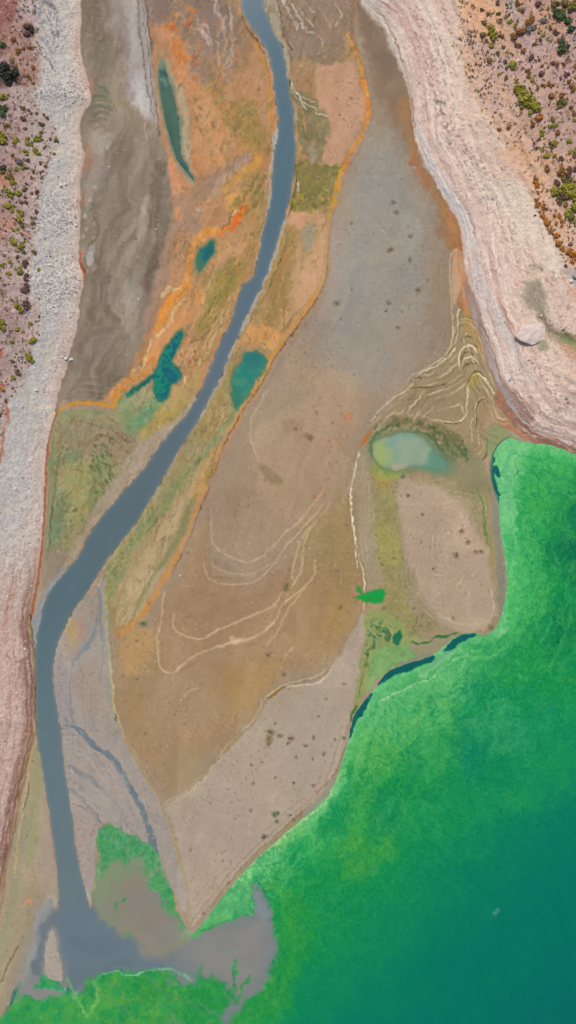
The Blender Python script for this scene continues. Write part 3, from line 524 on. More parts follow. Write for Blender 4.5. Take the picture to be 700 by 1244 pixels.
# terraces above the east mound (mud terracettes)
Z("470,504 490,470 520,452 540,440 548,400 556,380 574,390 590,430 604,470 622,510 640,536 616,534 600,550 590,560 560,560 530,520 500,506", (162,140,106), a=.9, soft=6, warp=2.5)
Z("552,306 560,306 566,340 572,368 566,372 560,350 552,370 548,350", (198,162,128), a=.9, soft=2.5, warp=1.2)
lines(["549,440,.6 550,400,.8 548,370,.9 546,330,1 549,308,1.2 555,304,1.4"], (212,180,142), a=.75, soft=1.3, warp=1)
lines(["566,333,1 562,350,1.2 564,380,1.4","557,300,2 560,330,2 565,355,2 570,385,1.6"], (208,124,76), a=.6, soft=2.4, warp=1.8, tx=(6,.4))
TER = ["496,474,.6 508,454,.8 528,446,1 542,436,1.2 552,424,1 556,400,.9 555,384,1.2 558,376,1.4","500,455,.5 520,446,.7 536,436,.8 548,420,.8 551,396,.7",
"452,512,.6 470,490,.8 492,474,.9 504,466,.6","559,450,.8 558,434,1 562,424,1.4 572,420,1.6 580,428,1","562,446,.6 564,436,1 574,434,1.2 582,442,.8",
"567,500,1 568,480,1 570,466,1.2 578,454,1.6 586,456,1.4 594,466,1.2 600,478,.8","568,500,.9 564,508,1 556,514,1.2 540,512,.9 526,510,.7",
"582,540,.5 580,520,.7 578,500,.8 580,488,.7 590,482,.6","586,536,.6 588,546,.6 580,552,.8 570,546,.6 562,540,.6","574,536,.5 572,520,.5 574,508,.5"]
lines(TER, (226,210,168), a=.9, soft=1, warp=1, fine=.3, tx=(12,.3), dz=.08)
TED = ["498,471,.8 512,470,1 524,471,1.4 534,469,1.4 543,466,1","568,468,.8 572,458,1.2 580,450,1.6 588,456,1","579,520,.8 579,500,.9 582,488,.9 588,484,.6","591,530,.7 592,550,.8 586,560,.8 578,563,.6","560,436,.6 566,428,.8 576,430,.8","496,486,1 502,478,.7","502,460,.8 510,457,1 512,459,.6","545,430,.5 554,418,.5","560,414,.6 568,408,1 574,412,.6","590,430,.6 583,424,.7 576,420,.6","540,514,.7 560,514,.6","563,450,.6 568,442,.8 580,442,.8"]
lines(TED, (74,62,40), a=.95, soft=1, warp=1, tx=(9,.3), dz=-.05)
lines(["500,512,.6 540,520,.6 560,518,.6","570,510,.6 574,540,.6 568,552,.5","560,400,1 566,420,.8","560,384,1 574,400,1 590,440,1 610,480,1"], (190,160,116), a=.6, soft=1.2, warp=1.4)
Z("569,462 578,452 584,456 580,470 572,472", (176,156,80), a=.7, soft=2, warp=2)
Z("562,376 568,372 576,392 592,432 584,430 572,410 562,400", (182,146,88), a=.7, soft=3, warp=1.6)
Z("504,474 546,470 562,490 556,508 528,508 508,500 486,498", (158,138,106), a=.8, soft=4, warp=2)
Z("592,490 610,500 620,520 606,534 592,524", (184,150,118), a=.7, soft=6, warp=3)
# east mound with its rings
MND = "456,512 480,508 510,508 536,518 562,530 584,552 594,580 600,620 608,660 614,700 612,740 602,764 580,768 552,776 530,786 500,780 470,790 450,820 434,862 430,850 438,810 444,780 450,750 446,720 444,690 436,650 432,610 434,580 440,550"
Z(MND, (158,142,112), soft=3, warp=2, rgb2=(150,136,98), vs=18)
Z("434,560 444,556 452,600 460,640 470,690 470,730 452,740 446,700 440,660 434,620", (170,152,126), a=.75, soft=4, warp=2.5)
Z("458,576 480,578 480,610 478,660 490,710 506,750 500,770 478,760 464,720 462,670 452,620", (146,138,90), a=.85, soft=7, warp=4, rgb2=(158,148,92), vs=8)
Z("462,640 484,650 490,680 484,690 466,676", (166,158,88), a=.7, soft=6, warp=4)
Z("486,586 500,580 530,590 552,606 572,630 590,664 600,700 604,740 592,762 560,764 534,756 518,738 506,710 494,676 486,640 482,610", (182,158,136), soft=6, warp=2.5, rgb2=(176,152,132), vs=20)
_S = region(pts("480,570 614,780"), 4)
_f = np.hypot((X[_S] - 540 + .18 * (Y[_S] - 664)) / 1.0, (Y[_S] - 660) * .56) + 10 * WX1[_S] + 2 * WX2[_S]
_l = np.abs(((_f / 6.2) % 1) - .5) * 2
_a = .5 * sstep(.78, .98, _l) * sstep(56, 46, _f) * np.clip(.35 + 1.4 * fbm(X[_S] / 14, Y[_S] / 14, 3, 61), 0, 1)
blend(G, _S, (216,196,170), np.clip(_a * 1.15, 0, 1))
Z("520,606 534,608 534,640 526,646 518,630", (170,146,128), a=.6, soft=5)
Z("560,750 590,752 598,764 570,768 552,764", (188,166,140), a=.6, soft=3)
lines(["536,750,.7 556,756,.8 580,758,.8 596,754,.6","598,716,1 600,740,1 596,752,.8"], (210,188,158), a=.6, soft=1.2, warp=1.6)
# greens round the mound
Z("540,532 560,540 584,560 596,590 580,600 556,580 530,576 540,560", (132,128,98), a=.7, soft=8, warp=4)
Z("516,528 540,524 566,540 570,560 552,566 540,556 530,546", (86,108,66), a=.8, soft=4, warp=4, rgb2=(120,120,82), vs=5)
Z("478,508 500,508 530,516 556,528 562,540 540,536 510,520 488,516 470,520", (132,120,78), a=.8, soft=3, warp=3, rgb2=(98,104,62), vs=5)
dabs("456,516 490,508 530,516 564,530 568,560 548,560 520,530 480,524 460,534",150,[(66,92,46),(84,104,56),(160,130,92),(190,150,120)],.5,2,19,a=.65,elong=1.6,soft=1)
line("500,524,1.4 516,528,1.6 528,538,1.8 538,550,1.8 544,560,1.4", (58,94,62), a=.7, soft=2, warp=2)
line("452,552,1.6 449,545,2 451,535,2 458,526,1.8 470,520,1.6 484,517,1.2", (74,112,64), a=.75, soft=1.8, warp=2, tx=(4,.5))
Z("454,562 470,568 490,572 486,580 464,584 452,576", (150,164,78), a=.8, soft=3, warp=3)
Z("456,580 474,580 480,592 470,596 458,592", (176,142,80), a=.6, soft=4, warp=3)
Z("500,574 540,574 550,584 520,586 500,582", (164,142,110), a=.7, soft=4, warp=3)
Z("548,566 580,566 594,600 580,612 560,596 546,580", (138,130,96), a=.6, soft=6, warp=4)
dabs("452,580 480,580 484,640 500,720 540,780 480,770 464,720",240,[(104,116,62),(128,128,70),(96,100,70),(170,160,96)],.4,1.6,20,a=.5,elong=1.5,soft=1)
dabs("484,570 560,580 596,620 590,640 556,600 500,582",80,[(108,112,68),(96,120,84),(150,120,90)],.4,1.4,21,a=.5,soft=1)
lines(["579,592,.8 584,606,1.2 587,620,1.4 590,640,1.6 594,658,1.4 598,672,1"], (88,132,48), a=.85, soft=1.3, warp=1.3, tx=(6,.3))
lines(["592,600,1 596,630,1.6 600,660,1.6 604,690,1.6 607,720,1.2"], (160,144,112), a=.6, soft=1.6, warp=1.3)
lines(["597,668,.7 602,690,.8 604,712,.7"], (180,160,90), a=.7, soft=1)
Z("599,600 606,620 608,650 612,680 614,700 612,740 606,752 606,720 604,680 600,650 596,620", (138,134,124), a=.85, soft=2.5, warp=1.3)
Z("597,516 612,516 624,524 636,534 616,532 606,538 600,552 594,556 590,540 592,526", (132,156,100), a=.8, soft=3, warp=2, rgb2=(150,150,110), vs=6)
line("618,531,1 607,538,1.4 600,552,1.8 597,570,1.6 599,590,1.4 603,606,1", (48,110,92), a=.85, soft=2, warp=1.2)
Z("612,508 626,520 646,536 634,536 616,524 606,514", (186,122,90), a=.6, soft=3, warp=2)
line("618,522,1.5 630,532,2 644,538,1.5", (142,160,156), a=.7, soft=2, warp=1)
# channel between mound and pale tip
Z("446,740 460,742 480,752 500,770 520,780 552,776 530,792 500,806 470,816 456,826 440,850 428,872 432,840 438,800 442,770", (150,158,96), a=.9, soft=3, warp=3, rgb2=(136,152,92), vs=8)
Z("456,788 480,780 500,784 516,792 500,804 478,812 462,824 450,836 452,806", (128,176,104), a=.9, soft=3, warp=3, rgb2=(112,158,96), vs=8)
Z("500,780 540,776 548,782 528,794 512,800 500,790", (158,142,118), a=.8, soft=3, warp=3)
Z("500,800 514,792 524,796 510,804 490,812 486,806", (140,138,122), a=.8, soft=2.5, warp=2)
lines(["455,772,2 450,784,2.4 446,796,2.6 444,808,1.6","458,762,2 466,766,3.2 470,772,3.4"], (52,104,66), a=.75, soft=1.6, warp=3, tx=(4,.6))
Z("480,768 486,764 488,772 486,782 480,782 477,776", (16,112,78), a=.9, soft=1.6, warp=2)
lines(["478,774,1 484,778,1.4","500,779,1.2 508,782,1.6 518,781,1.2 526,776,1.2 532,774,2 542,774,2 550,770,1.4 558,766,1","502,764,.6 506,768,.8 502,770,.6"], (40,116,62), a=.85, soft=1.2, warp=1.8)
dabs("446,758 470,752 474,776 456,786 448,810 442,806",80,[(30,100,70),(64,120,60),(140,160,80),(120,170,150)],.5,1.5,22,a=.6,soft=.9)
line("444,800,1.6 438,830,1.6 430,860,1.4 424,886,1", (160,134,88), a=.7, soft=1.5, warp=1.6)
line("450,790,1.2 446,812,1.2", (148,170,60), a=.7, soft=1.5)
lines(["433,856,1.4 430,866,2.2 427,876,1.4","442,820,.8 439,834,1 436,848,.8"], (54,112,58), a=.8, soft=1.2, warp=1.4)
Z("428,710 432,714 438,722 430,727 425,720", (190,150,120), a=.5, soft=2)
lines(["427,721,1 432,725,1.2","433,730,.8 429,738,1","437,740,1.4 440,742,1"], (166,108,84), a=.6, soft=1.2)
line("446,737,2 456,738,1.6 466,736,1", (150,140,76), a=.5, soft=2, warp=2)
# wrack lines along the tip's lake side
lines(["420,906,.8 412,930,1 400,948,1 386,960,.8","378,976,.8 364,990,1 348,1004,1 330,1018,.8","322,1026,.8 306,1042,.9 290,1058,1 276,1076,.8","270,1084,.5 256,1104,.6"], (132,98,66), a=.7, soft=1, warp=1.2, tx=(10,.3))
lines(["416,930,3 400,958,3.4 384,972,3","360,996,2 330,1022,2 300,1052,2 270,1088,2"], (158,146,108), a=.6, soft=2.5, warp=1.3)
Z("412,936 416,930 408,950 398,966 384,980 366,994 374,982 390,966 402,950", (146,148,140), a=.8, soft=1.8, warp=1)
lines(["250,1100,.8 262,1080,.8 290,1046,.8 320,1014,.7"], (184,156,128), a=.5, soft=1.4)
# west rim of the tongue
line("124,705,3 126,740,3 128,770,3 131,800,3.4 134,830,3 138,858,2.4 143,880,2", (158,172,144), a=.85, soft=2.2, warp=1.4)
line("130,790,1 133,806,1.2 138,836,1.2 140,860,1.2 146,880,1 152,896,.8", (206,180,128), a=.8, soft=1.2, warp=1)
line("143,880,2 152,900,2.6 164,920,3 176,944,3 186,964,3 196,984,3 206,1008,3 214,1036,3 220,1064,3 226,1092,3 232,1120,2.4", (170,152,118), a=.85, soft=1.8, warp=1.3)
line("150,900,.5 166,934,.5 182,966,.6 194,996,.6 204,1024,.6 214,1060,.6 222,1090,.6", (196,170,130), a=.7, soft=1, warp=1)
line("150,896,.7 168,928,.8 188,962,.8 200,988,.6", (136,126,70), a=.55, soft=1.2, warp=1.2, tx=(7,.6))
line("137,898,1.6 142,914,2 150,930,2.2 156,942,2.2 166,960,1.6 172,976,1", (232,142,112), a=.9, soft=1.8, warp=.8, tx=(7,.2))
lines(["122,800,.7 122,830,.9 121,850,.6"], (150,84,74), a=.7, soft=1, warp=1)
line("121,790,.8 120,820,.8", (196,140,128), a=.5, soft=2)
lines(["141,870,1.2 141,876,1"], (52,72,28), a=.85, soft=1)
line("140,878,.5 146,892,.6 152,905,.5", (80,74,44), a=.5, soft=.9)
# ---- braided silt flat
BRD = "128,690 122,706 104,726 86,750 74,773 67,797 66,830 72,872 78,918 84,960 90,1007 99,1065 106,1090 112,1086 117,1040 119,1008 130,998 152,1012 180,1026 198,1048 210,1080 222,1108 226,1090 214,1040 200,990 184,960 164,925 148,895 138,860 132,800 126,740"
Z(BRD, (167,154,146), soft=2, warp=1.5, rgb2=(158,148,142), vs=14)
Z("108,724 118,716 120,740 116,760 108,776 96,790 88,800 78,800 74,790 78,770 92,744", (158,142,130), a=.8, soft=4, warp=3)
Z("82,756 92,752 96,772 88,786 82,780", (176,148,94), a=.65, soft=5, warp=3)
Z("96,756 102,752 102,772 98,776", (176,128,118), a=.6, soft=2.5, warp=2)
Z("90,820 118,800 122,830 120,870 112,872 96,850", (162,144,132), a=.8, soft=5, warp=3)
Z("68,800 78,806 86,840 86,880 80,890 74,880 68,840", (156,146,146), a=.8, soft=3, warp=2)
BL = (112,130,144)
lines(["120,716,2.4 121,730,2 118,756,1.8 112,776,2.6 102,788,3 94,798,2.6 88,806,1.4 86,826,1.2 86,850,1.2 87,872,1.6 96,886,2.2 108,900,2.4","122,724,1.4 122,760,1.2 124,780,1"], BL, a=.6, soft=2, warp=1.4, tx=(6,.4))
line("76,880,.8 88,882,1.2 100,886,2 110,900,3 120,910,3 132,918,3 142,932,3.4 152,948,3.4 162,964,3.4 170,980,3.6 178,1000,4 184,1018,4.4 188,1034,5", (108,122,132), a=.9, soft=1.8, warp=1.2)
line("86,880,.8 98,892,1.4 108,904,1.4 120,912,1.4 134,922,1.2", (92,116,136), a=.7, soft=1.2, warp=1)
lines(["78,872,.8 88,880,.8","74,884,1 84,884,1.2 92,882,1","80,892,.6 90,893,.6 100,896,.5","88,914,.5 96,920,.6 106,918,.5 122,918,.5"], (104,118,130), a=.75, soft=.9, warp=1.3)
lines(["84,930,2.6 96,938,2.6 108,944,2.6 120,954,2.6 132,966,2.4 142,976,2 150,990,1.6 154,1006,1.4","84,958,1.2 96,968,1.4 106,980,1.4 116,990,1.2 122,998,1"], (132,134,140), a=.85, soft=1.6, warp=1.3)
lines(["88,958,.7 98,966,.8 108,978,.8 118,990,.8 124,1000,.8","90,978,.7 100,980,.8 108,986,.8 116,994,.7 120,1004,.6 118,1030,.6"], (96,100,112), a=.75, soft=1, warp=1.2)
lines(["142,976,1 150,984,1.4 146,1000,1.8 148,1010,1.4","154,1000,.6 160,1014,.6"], (128,134,140), a=.7, soft=1.2, warp=1)
lines(["122,740,.8 126,790,.8 120,830,.8","96,800,.7 102,830,.7 100,860,.7 106,884,.7","110,840,.6 112,866,.6 118,890,.6","104,892,.8 116,920,.8 128,936,.8 140,960,.8 150,972,.7","92,900,.7 104,912,.7 118,930,.7 126,950,.7 138,966,.6","86,944,.6 100,956,.6 112,972,.6 126,990,.6","128,930,.7 146,950,.7 158,980,.7 170,1010,.7","134,970,.6 150,996,.6 160,1012,.6"], (122,128,136), a=.65, soft=1.1, warp=2, tx=(7,.5))
lines(["132,922,1 150,950,1 164,976,1 176,1008,1","118,960,1 136,984,1 148,1004,1","104,920,1.2 120,940,1.2 134,958,1"], (182,170,160), a=.5, soft=1.6, warp=2, tx=(8,.5))
dabs("70,800 84,800 86,900 100,960 84,960 76,900",60,[(180,166,160),(120,128,138),(142,128,120)],.4,1.4,23,a=.5,elong=2.5,ang=80,soft=1)
Z("124,960 146,940 160,980 176,1010 176,1024 160,1014 140,990", (164,152,146), a=.6, soft=6, warp=3)
line("142,956,1.4 144,966,1.6", (202,140,132), a=.6, soft=1.6)
Z("94,990 106,984 114,996 116,1030 114,1070 108,1084 102,1060 96,1030 90,1004", (166,150,144), a=.8, soft=3, warp=2)
line("114,1020,.6 116,1050,.8 113,1078,.8", (150,146,104), a=.7, soft=1.2)
line("104,1080,1.2 110,1098,1.2", (182,176,164), a=.7, soft=1.5)
dabs("96,985 118,1005 114,1080 104,1050",6,[(196,130,106)],.5,1.1,24,a=.7)
Z("63,1122 54,1140 50,1160 51,1178 56,1190 68,1196 80,1196 80,1180 76,1160 70,1138", (172,160,150), soft=2, warp=.5)
# ---- strip at lower left between the bank and the river
LST = "44,884 46,920 52,970 60,1020 68,1070 70,1100 52,1098 40,1128 30,1170 20,1200 6,1228 -40,1260 -100,1270 -100,1160 -20,1150 2,1090 10,1050 18,1015 26,975 34,935 40,905"
Z(LST, (164,148,122), soft=2, warp=1.6, rgb2=(158,146,126), vs=18, st=(105,3))
Z("44,890 50,940 56,980 50,1020 40,1060 34,1040 36,980 40,930", (156,152,110), a=.7, soft=4, warp=3)
Z("52,960 58,1000 68,1060 68,1094 56,1092 44,1070 46,1020", (172,152,136), a=.8, soft=4, warp=3)
Z("36,960 42,990 32,1060 22,1110 10,1160 -10,1220 -20,1200 0,1130 16,1060 28,1000", (154,150,120), a=.6, soft=4, warp=2)
Z("28,1050 40,1060 36,1100 24,1140 10,1190 2,1216 -6,1210 8,1150 20,1100", (172,152,126), a=.7, soft=4, warp=2)
lines(["44,1066,1.4 40,1086,1.4 34,1104,1.2 28,1130,1"], (166,150,96), a=.7, soft=1.8, warp=1.4)
lines(["22,1148,.8 17,1158,1.2 10,1172,1.2 4,1188,1 0,1194,.8","44,900,.6 46,912,.6"], (108,100,50), a=.85, soft=1, warp=1)
lines(["46,884,1 42,906,1 36,924,1 33,945,1.2 30,968,1.2 26,1000,1.4 22,1030,1.4 18,1060,1.2"], (200,168,112), a=.7, soft=1.3, warp=1.2, tx=(10,.3))
lines(["34,952,.8 34,966,1 30,984,1"], (104,88,38), a=.75, soft=1.2, warp=1)
lines(["12,1070,2 4,1110,2 -8,1150,2"], (176,150,128), a=.7, soft=2)
lines(["32,1098,2 34,1094,2 38,1096,2","34,1120,1.4","18,1038,.8 22,1042,1","36,987,1.2 37,989,1"], (224,148,112), a=.7, soft=1.6)
Z("56,1092 64,1086 70,1096 66,1104 56,1104 50,1108", (176,164,152), a=.8, soft=2, warp=1)
Z("40,1130 46,1106 36,1140 26,1186 14,1212 24,1180 32,1150", (148,146,146), a=.7, soft=3, warp=1.5)

# ================================================================== banks
def mix(C, a, col):
    a = a[..., None]
    C[:] = C * (1 - a) + np.asarray(col, np.float32) * a
def strat(D, al, stops, seed, jit=2.5, stretch=40):
    n = fbm(al / stretch, D / 14, 3, seed)
    return ramp(D + jit * 4 * n, stops)
n_fine = fbm(X / 3.2, Y / 3.2, 3, 301); n_mid = fbm(X / 11, Y / 11, 4, 302); n_big = fbm(X / 50, Y / 50, 3, 303)
# foot seep of the left bank: red-brown line, then pale fan of rubble
low = sstep(700, 860, Y)
a_ = sstep(-1.6, 1.0, LB) * (1 - low)
colL = strat(LB, LBs, [(0, (202,170,158)), (4, (208,182,172)), (10, (208,190,180)), (24, (206,195,187)), (45, (198,190,186)), (90, (196,184,180))], 310)
colL += (0.05 * n_mid + 0.05 * n_fine)[..., None]
str_ = fbm((X + .25 * Y) / 5, Y / 26, 4, 312)
colL += (0.035 * str_ * sstep(300, 560, Y))[..., None]
low2 = strat(LB, LBs, [(0, (150,118,88)), (2.5, (168,134,100)), (5, (140,106,88)), (8, (176,134,116)), (11, (150,112,102)), (15, (194,160,148)), (22, (204,176,166)), (32, (198,164,154)), (45, (206,182,172)), (80, (200,168,158))], 314, .8)
low2 += (0.05 * n_mid + 0.045 * n_fine + 0.05 * fbm(LB / 2.2, LBs / 40, 3, 315))[..., None]
lw = sstep(640, 770, Y + 12 * n_mid)[..., None]
colL = colL * (1 - lw) + low2 * lw
mix(G, sstep(-1.2, 1.2, LB), colL)
warm = sstep(560, 720, Y) * sstep(4, 20, LB) * .35
mix(G, warm * np.clip(.5 + n_big, 0, 1), (210/255, 172/255, 160/255))
# grey-blue dusty gully and crushed rock
a_ = .35 * sstep(10, 20, LB) * sstep(0, 14, -LS + 6) * np.clip(.5 + 1.6 * n_mid, 0, 1) * (Y < 640)
mix(G, a_, (168/255, 170/255, 176/255))
a_ = .75 * sstep(.30, .75, fbm(X / 2.4, Y / 3.0, 3, 320)) * sstep(2, 8, LB) * sstep(-.35, .35, n_mid + .2)
mix(G, a_ * (LB > 0) * .8, (128/255, 118/255, 118/255))
a_ = .8 * sstep(.38, .8, fbm(X / 2.2 + 40, Y / 2.6, 3, 321)) * sstep(2, 8, LB) * sstep(-.3, .4, n_mid + .2)
mix(G, a_ * (LB > 0) * .8, (232/255, 226/255, 220/255))
line("69,500,1.4 65,512,1.6 60,535,1.6 57,560,1.6 55,590,1.5 53,625,1.6 52,655,1.5 49,680,1.6 46,705,1.8 43,720,1.8 40,738,1.6 38,750,1", (164,88,54), a=.8, soft=1.4, warp=.8, tx=(9,.2))
line("72,500,1 67,520,1 62,560,1 58,620,1 55,665,1 50,700,1", (150,122,80), a=.5, soft=1.5, warp=1)
lines(["37,745,1.4 38,760,1.4 40,782,1.6 43,800,1.2 43,830,1.2 43,862,1.2 45,880,1"], (96,88,62), a=.8, soft=1.2, warp=1, tx=(6,.4))
lines(["28,760,2 31,780,3 30,800,2.4 25,806,1.6","24,812,1.2 22,824,1","33,770,1.4 36,800,1.6 38,840,1.8 36,870,1.4"], (132,98,90), a=.65, soft=2.4, warp=2, tx=(6,.4))
lines(["27,748,.8 30,757,1","36,746,.8 38,752,1"], (62,52,46), a=.8, soft=1, warp=1)
Z("22,788 28,784 34,790 30,800 22,800", (206,182,172), a=.8, soft=2, warp=1.6)
# red-pink slope below
lines(["14,715,1.2 8,740,1.4 2,765,1.2","20,700,1 16,724,1"], (196,118,96), a=.5, soft=2, warp=2, tx=(7,.5))
lines(["-2,1075,1 6,1035,1.2 12,1000,1.2 22,955,1.2 32,915,1","-2,1060,.8 4,1020,.8 10,985,.8"], (118,84,74), a=.6, soft=1.6, warp=1.6, tx=(12,.4))
# ---- right bank
colR = strat(RB, RBs, [(0, (204,170,156)), (3, (216,190,180)), (6, (196,178,172)), (10, (222,202,194)), (17, (212,184,176)), (26, (224,200,188)), (50, (226,204,190)), (80, (222,196,180)), (130, (224,200,186))], 330, .9, 60)
colR += (0.045 * fbm(RB / 3.2, RBs / 45, 4, 332) + 0.03 * n_mid + 0.025 * n_fine)[..., None]
mix(G, sstep(-1, 1.2, RB), colR)
tint = np.clip(.5 + 1.5 * fbm(RB / 7, RBs / 55, 3, 333), 0, 1) * sstep(2, 6, RB) * .5
mix(G, tint, (222/255, 182/255, 170/255))
st1 = fbm(RB / 1.7, RBs / 110, 4, 336); st2 = fbm(RB / 4.5 + .6 * WX1, RBs / 80, 4, 337)
zz = sstep(1, 4, RB) * np.maximum(sstep(60, 20, RB) * sstep(240, 360, Y), .45 * sstep(40, 10, RB) + .12)
G += (zz * (.075 * st1 + .06 * st2))[..., None] * np.array([.8, 1, 1], np.float32)
mix(G, zz * .5 * sstep(.2, .7, st2), (240/255, 222/255, 212/255)); mix(G, zz * .45 * sstep(.15, .7, -st2), (190/255, 150/255, 142/255))
rg = 1 - np.abs(fbm(RB / 8 + 1.2 * WX1, RBs / 26, 5, 338)) * 2.4
mix(G, .5 * sstep(6, 14, RB) * sstep(.80, .98, rg) * sstep(-.1, .5, n_mid), (140/255, 118/255, 110/255))
mix(G, .6 * sstep(8, 16, RB) * sstep(.42, .7, fbm(X / 1.8, Y / 1.8, 2, 339)) * sstep(.0, .5, fbm(RB / 10, RBs / 30, 3, 340)), (132/255, 110/255, 102/255))
mix(G, .6 * sstep(8, 16, RB) * sstep(.42, .7, fbm(X / 1.8 + 7, Y / 1.8, 2, 341)) * sstep(-.1, .5, fbm(RB / 10, RBs / 30, 3, 340)), (246/255, 232/255, 222/255))
# grey crust nearer its foot, brown wet slope lower down
Z("505,150 512,160 522,186 540,216 560,244 574,276 582,310 590,340 606,376 618,400 634,430 648,462 640,466 620,430 600,390 580,350 570,310 562,276 540,240 520,206 506,176", (192,190,192), a=.75, soft=3, warp=2, rgb2=(214,196,190), vs=8, st=(62,4))
Z("440,0 458,0 472,30 486,60 494,90 500,120 494,100 480,64 466,34 450,16", (204,194,186), a=.7, soft=3, warp=2)
Z("570,345 580,370 596,410 606,438 616,462 636,484 650,500 644,512 634,508 618,492 604,462 592,430 578,394 568,362", (150,118,108), a=.88, soft=2.5, warp=1.4, rgb2=(164,132,122), vs=8, st=(62,4))
Z("566,335 572,360 586,396 600,432 612,466 626,492 642,512 660,530 652,534 630,514 612,488 598,458 584,416 572,378 564,350", (146,120,110), a=.9, soft=2, warp=1.2, rgb2=(172,158,156), vs=6, st=(62,5))
line("576,390,1.2 590,424,1.4 604,456,1.4 616,482,1.2 626,496,.8", (172,166,172), a=.75, soft=1.6, warp=1)
line("588,392,.9 598,422,1 606,440,1 614,462,1 628,480,1 640,496,1 646,506,.8", (224,200,180), a=.85, soft=1.1, warp=1.2)
line("616,486,.8 630,506,1 646,520,1 660,522,.8 676,524,.7", (214,198,186), a=.85, soft=1.1, warp=1)
Z("600,486 612,500 628,520 648,538 664,543 690,549 704,555 704,546 686,538 668,530 650,526 634,512 616,490 606,474", (162,110,90), a=.85, soft=2, warp=1.3, rgb2=(150,104,86), vs=6)
lines(["630,518,.8 644,528,.9 656,532,.8 662,531,.6","636,528,.7 652,534,.7","668,534,.8 684,540,.9 700,548,.8"], (216,190,174), a=.8, soft=1, warp=.9)
lines(["612,505,1 624,522,1.2 640,536,1.2"], (196,108,72), a=.75, soft=1.2, warp=1)
line("572,385,1.2 584,412,1.4 594,440,1.4 604,470,1.4 612,492,1.4 624,512,1.2", (176,112,78), a=.6, soft=1.6, warp=1.3)
line("566,340,1 570,372,1 576,392,1", (196,120,76), a=.7, soft=1.6, warp=1)
lines(["440,0,.6 456,14,.8 466,28,.8 478,48,.8 488,76,.8 495,104,.8 500,130,.8 504,165,.8 516,192,.8 528,216,.8 542,244,.8"], (236,214,200), a=.8, soft=1, warp=1)
lines(["444,-6,.6 462,14,.7 474,34,.8 486,60,.7 490,76,.6","505,150,.8 504,168,.8"], (110,96,92), a=.6, soft=1, warp=1.2, tx=(6,.6))
lines(["524,200,1 540,222,1.4 554,240,1.6 568,262,1.8 576,286,1.6 586,320,1.4","536,230,1 556,258,1.2 564,280,1.2 568,310,1.2"], (232,228,230), a=.55, soft=1.8, warp=1.2, tx=(14,.4))
lines(["560,248,.7 574,272,.8 582,300,.8 590,322,.7 600,352,.8 610,376,.7","580,300,.6 592,340,.7 606,372,.7 616,396,.8 628,412,.8 636,424,.6"], (176,140,130), a=.6, soft=1.1, warp=1.3, tx=(8,.5))
lines(["604,358,1 612,376,1.4 620,394,1.6 628,406,1.6"], (196,134,118), a=.6, soft=1.4, warp=1.2)
lines(["612,362,.7 622,386,.8 632,402,.8","596,330,.7 606,356,.8 616,380,.8","618,430,.8 640,464,1 664,492,1 690,516,1","640,430,.8 656,456,1 684,488,1 700,500,1","604,390,.8 622,430,1 640,460,1"], (238,214,202), a=.65, soft=1.2, warp=1.6, tx=(10,.4))
lines(["622,408,1 634,440,1.4 652,470,1.6 672,498,1.6 700,524,1.4"], (204,164,154), a=.6, soft=3, warp=2, tx=(12,.4))
lines(["508,40,.8 512,64,1 522,88,1.4 526,112,1.6 530,126,1.6 540,146,1 548,164,1.2 556,182,1.2","528,40,.6 534,66,.8 540,90,.8","556,172,.8 574,188,.9 584,206,.7","530,122,1.4 536,140,1.6","516,60,1 518,84,1","588,290,.8 600,310,.9 610,328,.8","600,262,.7 612,280,.8 618,296,.8"], (142,126,120), a=.55, soft=1.4, warp=2.6, tx=(4,.9))
dabs("500,30 545,0 552,60 566,120 600,170 640,240 660,300 680,330 690,420 640,380 600,300 560,210 520,160",330,[(150,130,122),(166,140,130),(126,112,106),(240,222,208)],.4,1.5,25,a=.6,elong=2.4,ang=62,soft=.9)
dabs("524,90 540,86 552,150 600,210 596,230 560,200 530,150",130,[(130,114,108),(238,222,212),(150,132,124),(108,92,88)],.4,1.7,26,a=.65,elong=1.8,ang=60,soft=.8)
dabs("590,250 640,250 672,320 690,400 650,390 610,330",160,[(158,132,122),(240,220,206),(196,160,146)],.4,1.5,27,a=.55,elong=2.6,ang=55,soft=.9)
dabs("630,430 700,440 700,540 660,510",170,[(196,156,146),(240,220,210),(178,138,128),(150,120,116)],.4,1.8,28,a=.55,elong=2.2,ang=40,soft=.9)
Z("600,220 640,230 656,256 672,300 690,326 664,330 640,300 616,262", (228,212,196), a=.55, soft=8, warp=4)
# sage-green weathered patch and the gully east of the boulder
Z("634,346 648,340 662,346 664,366 660,384 652,388 646,376 638,362", (158,148,128), a=.8, soft=5, warp=4)
Z("652,384 662,380 668,394 676,402 690,406 706,412 760,430 760,450 700,428 684,424 670,416 662,408 660,396", (148,136,112), a=.8, soft=4, warp=4, rgb2=(160,130,110), vs=7)
Z("676,404 700,412 712,424 700,424 684,416", (118,136,84), a=.6, soft=3, warp=3)
Z("650,418 662,412 666,422 656,428", (146,142,112), a=.7, soft=3, warp=2)
Z("682,420 702,424 702,436 688,434", (196,142,112), a=.5, soft=4, warp=3)
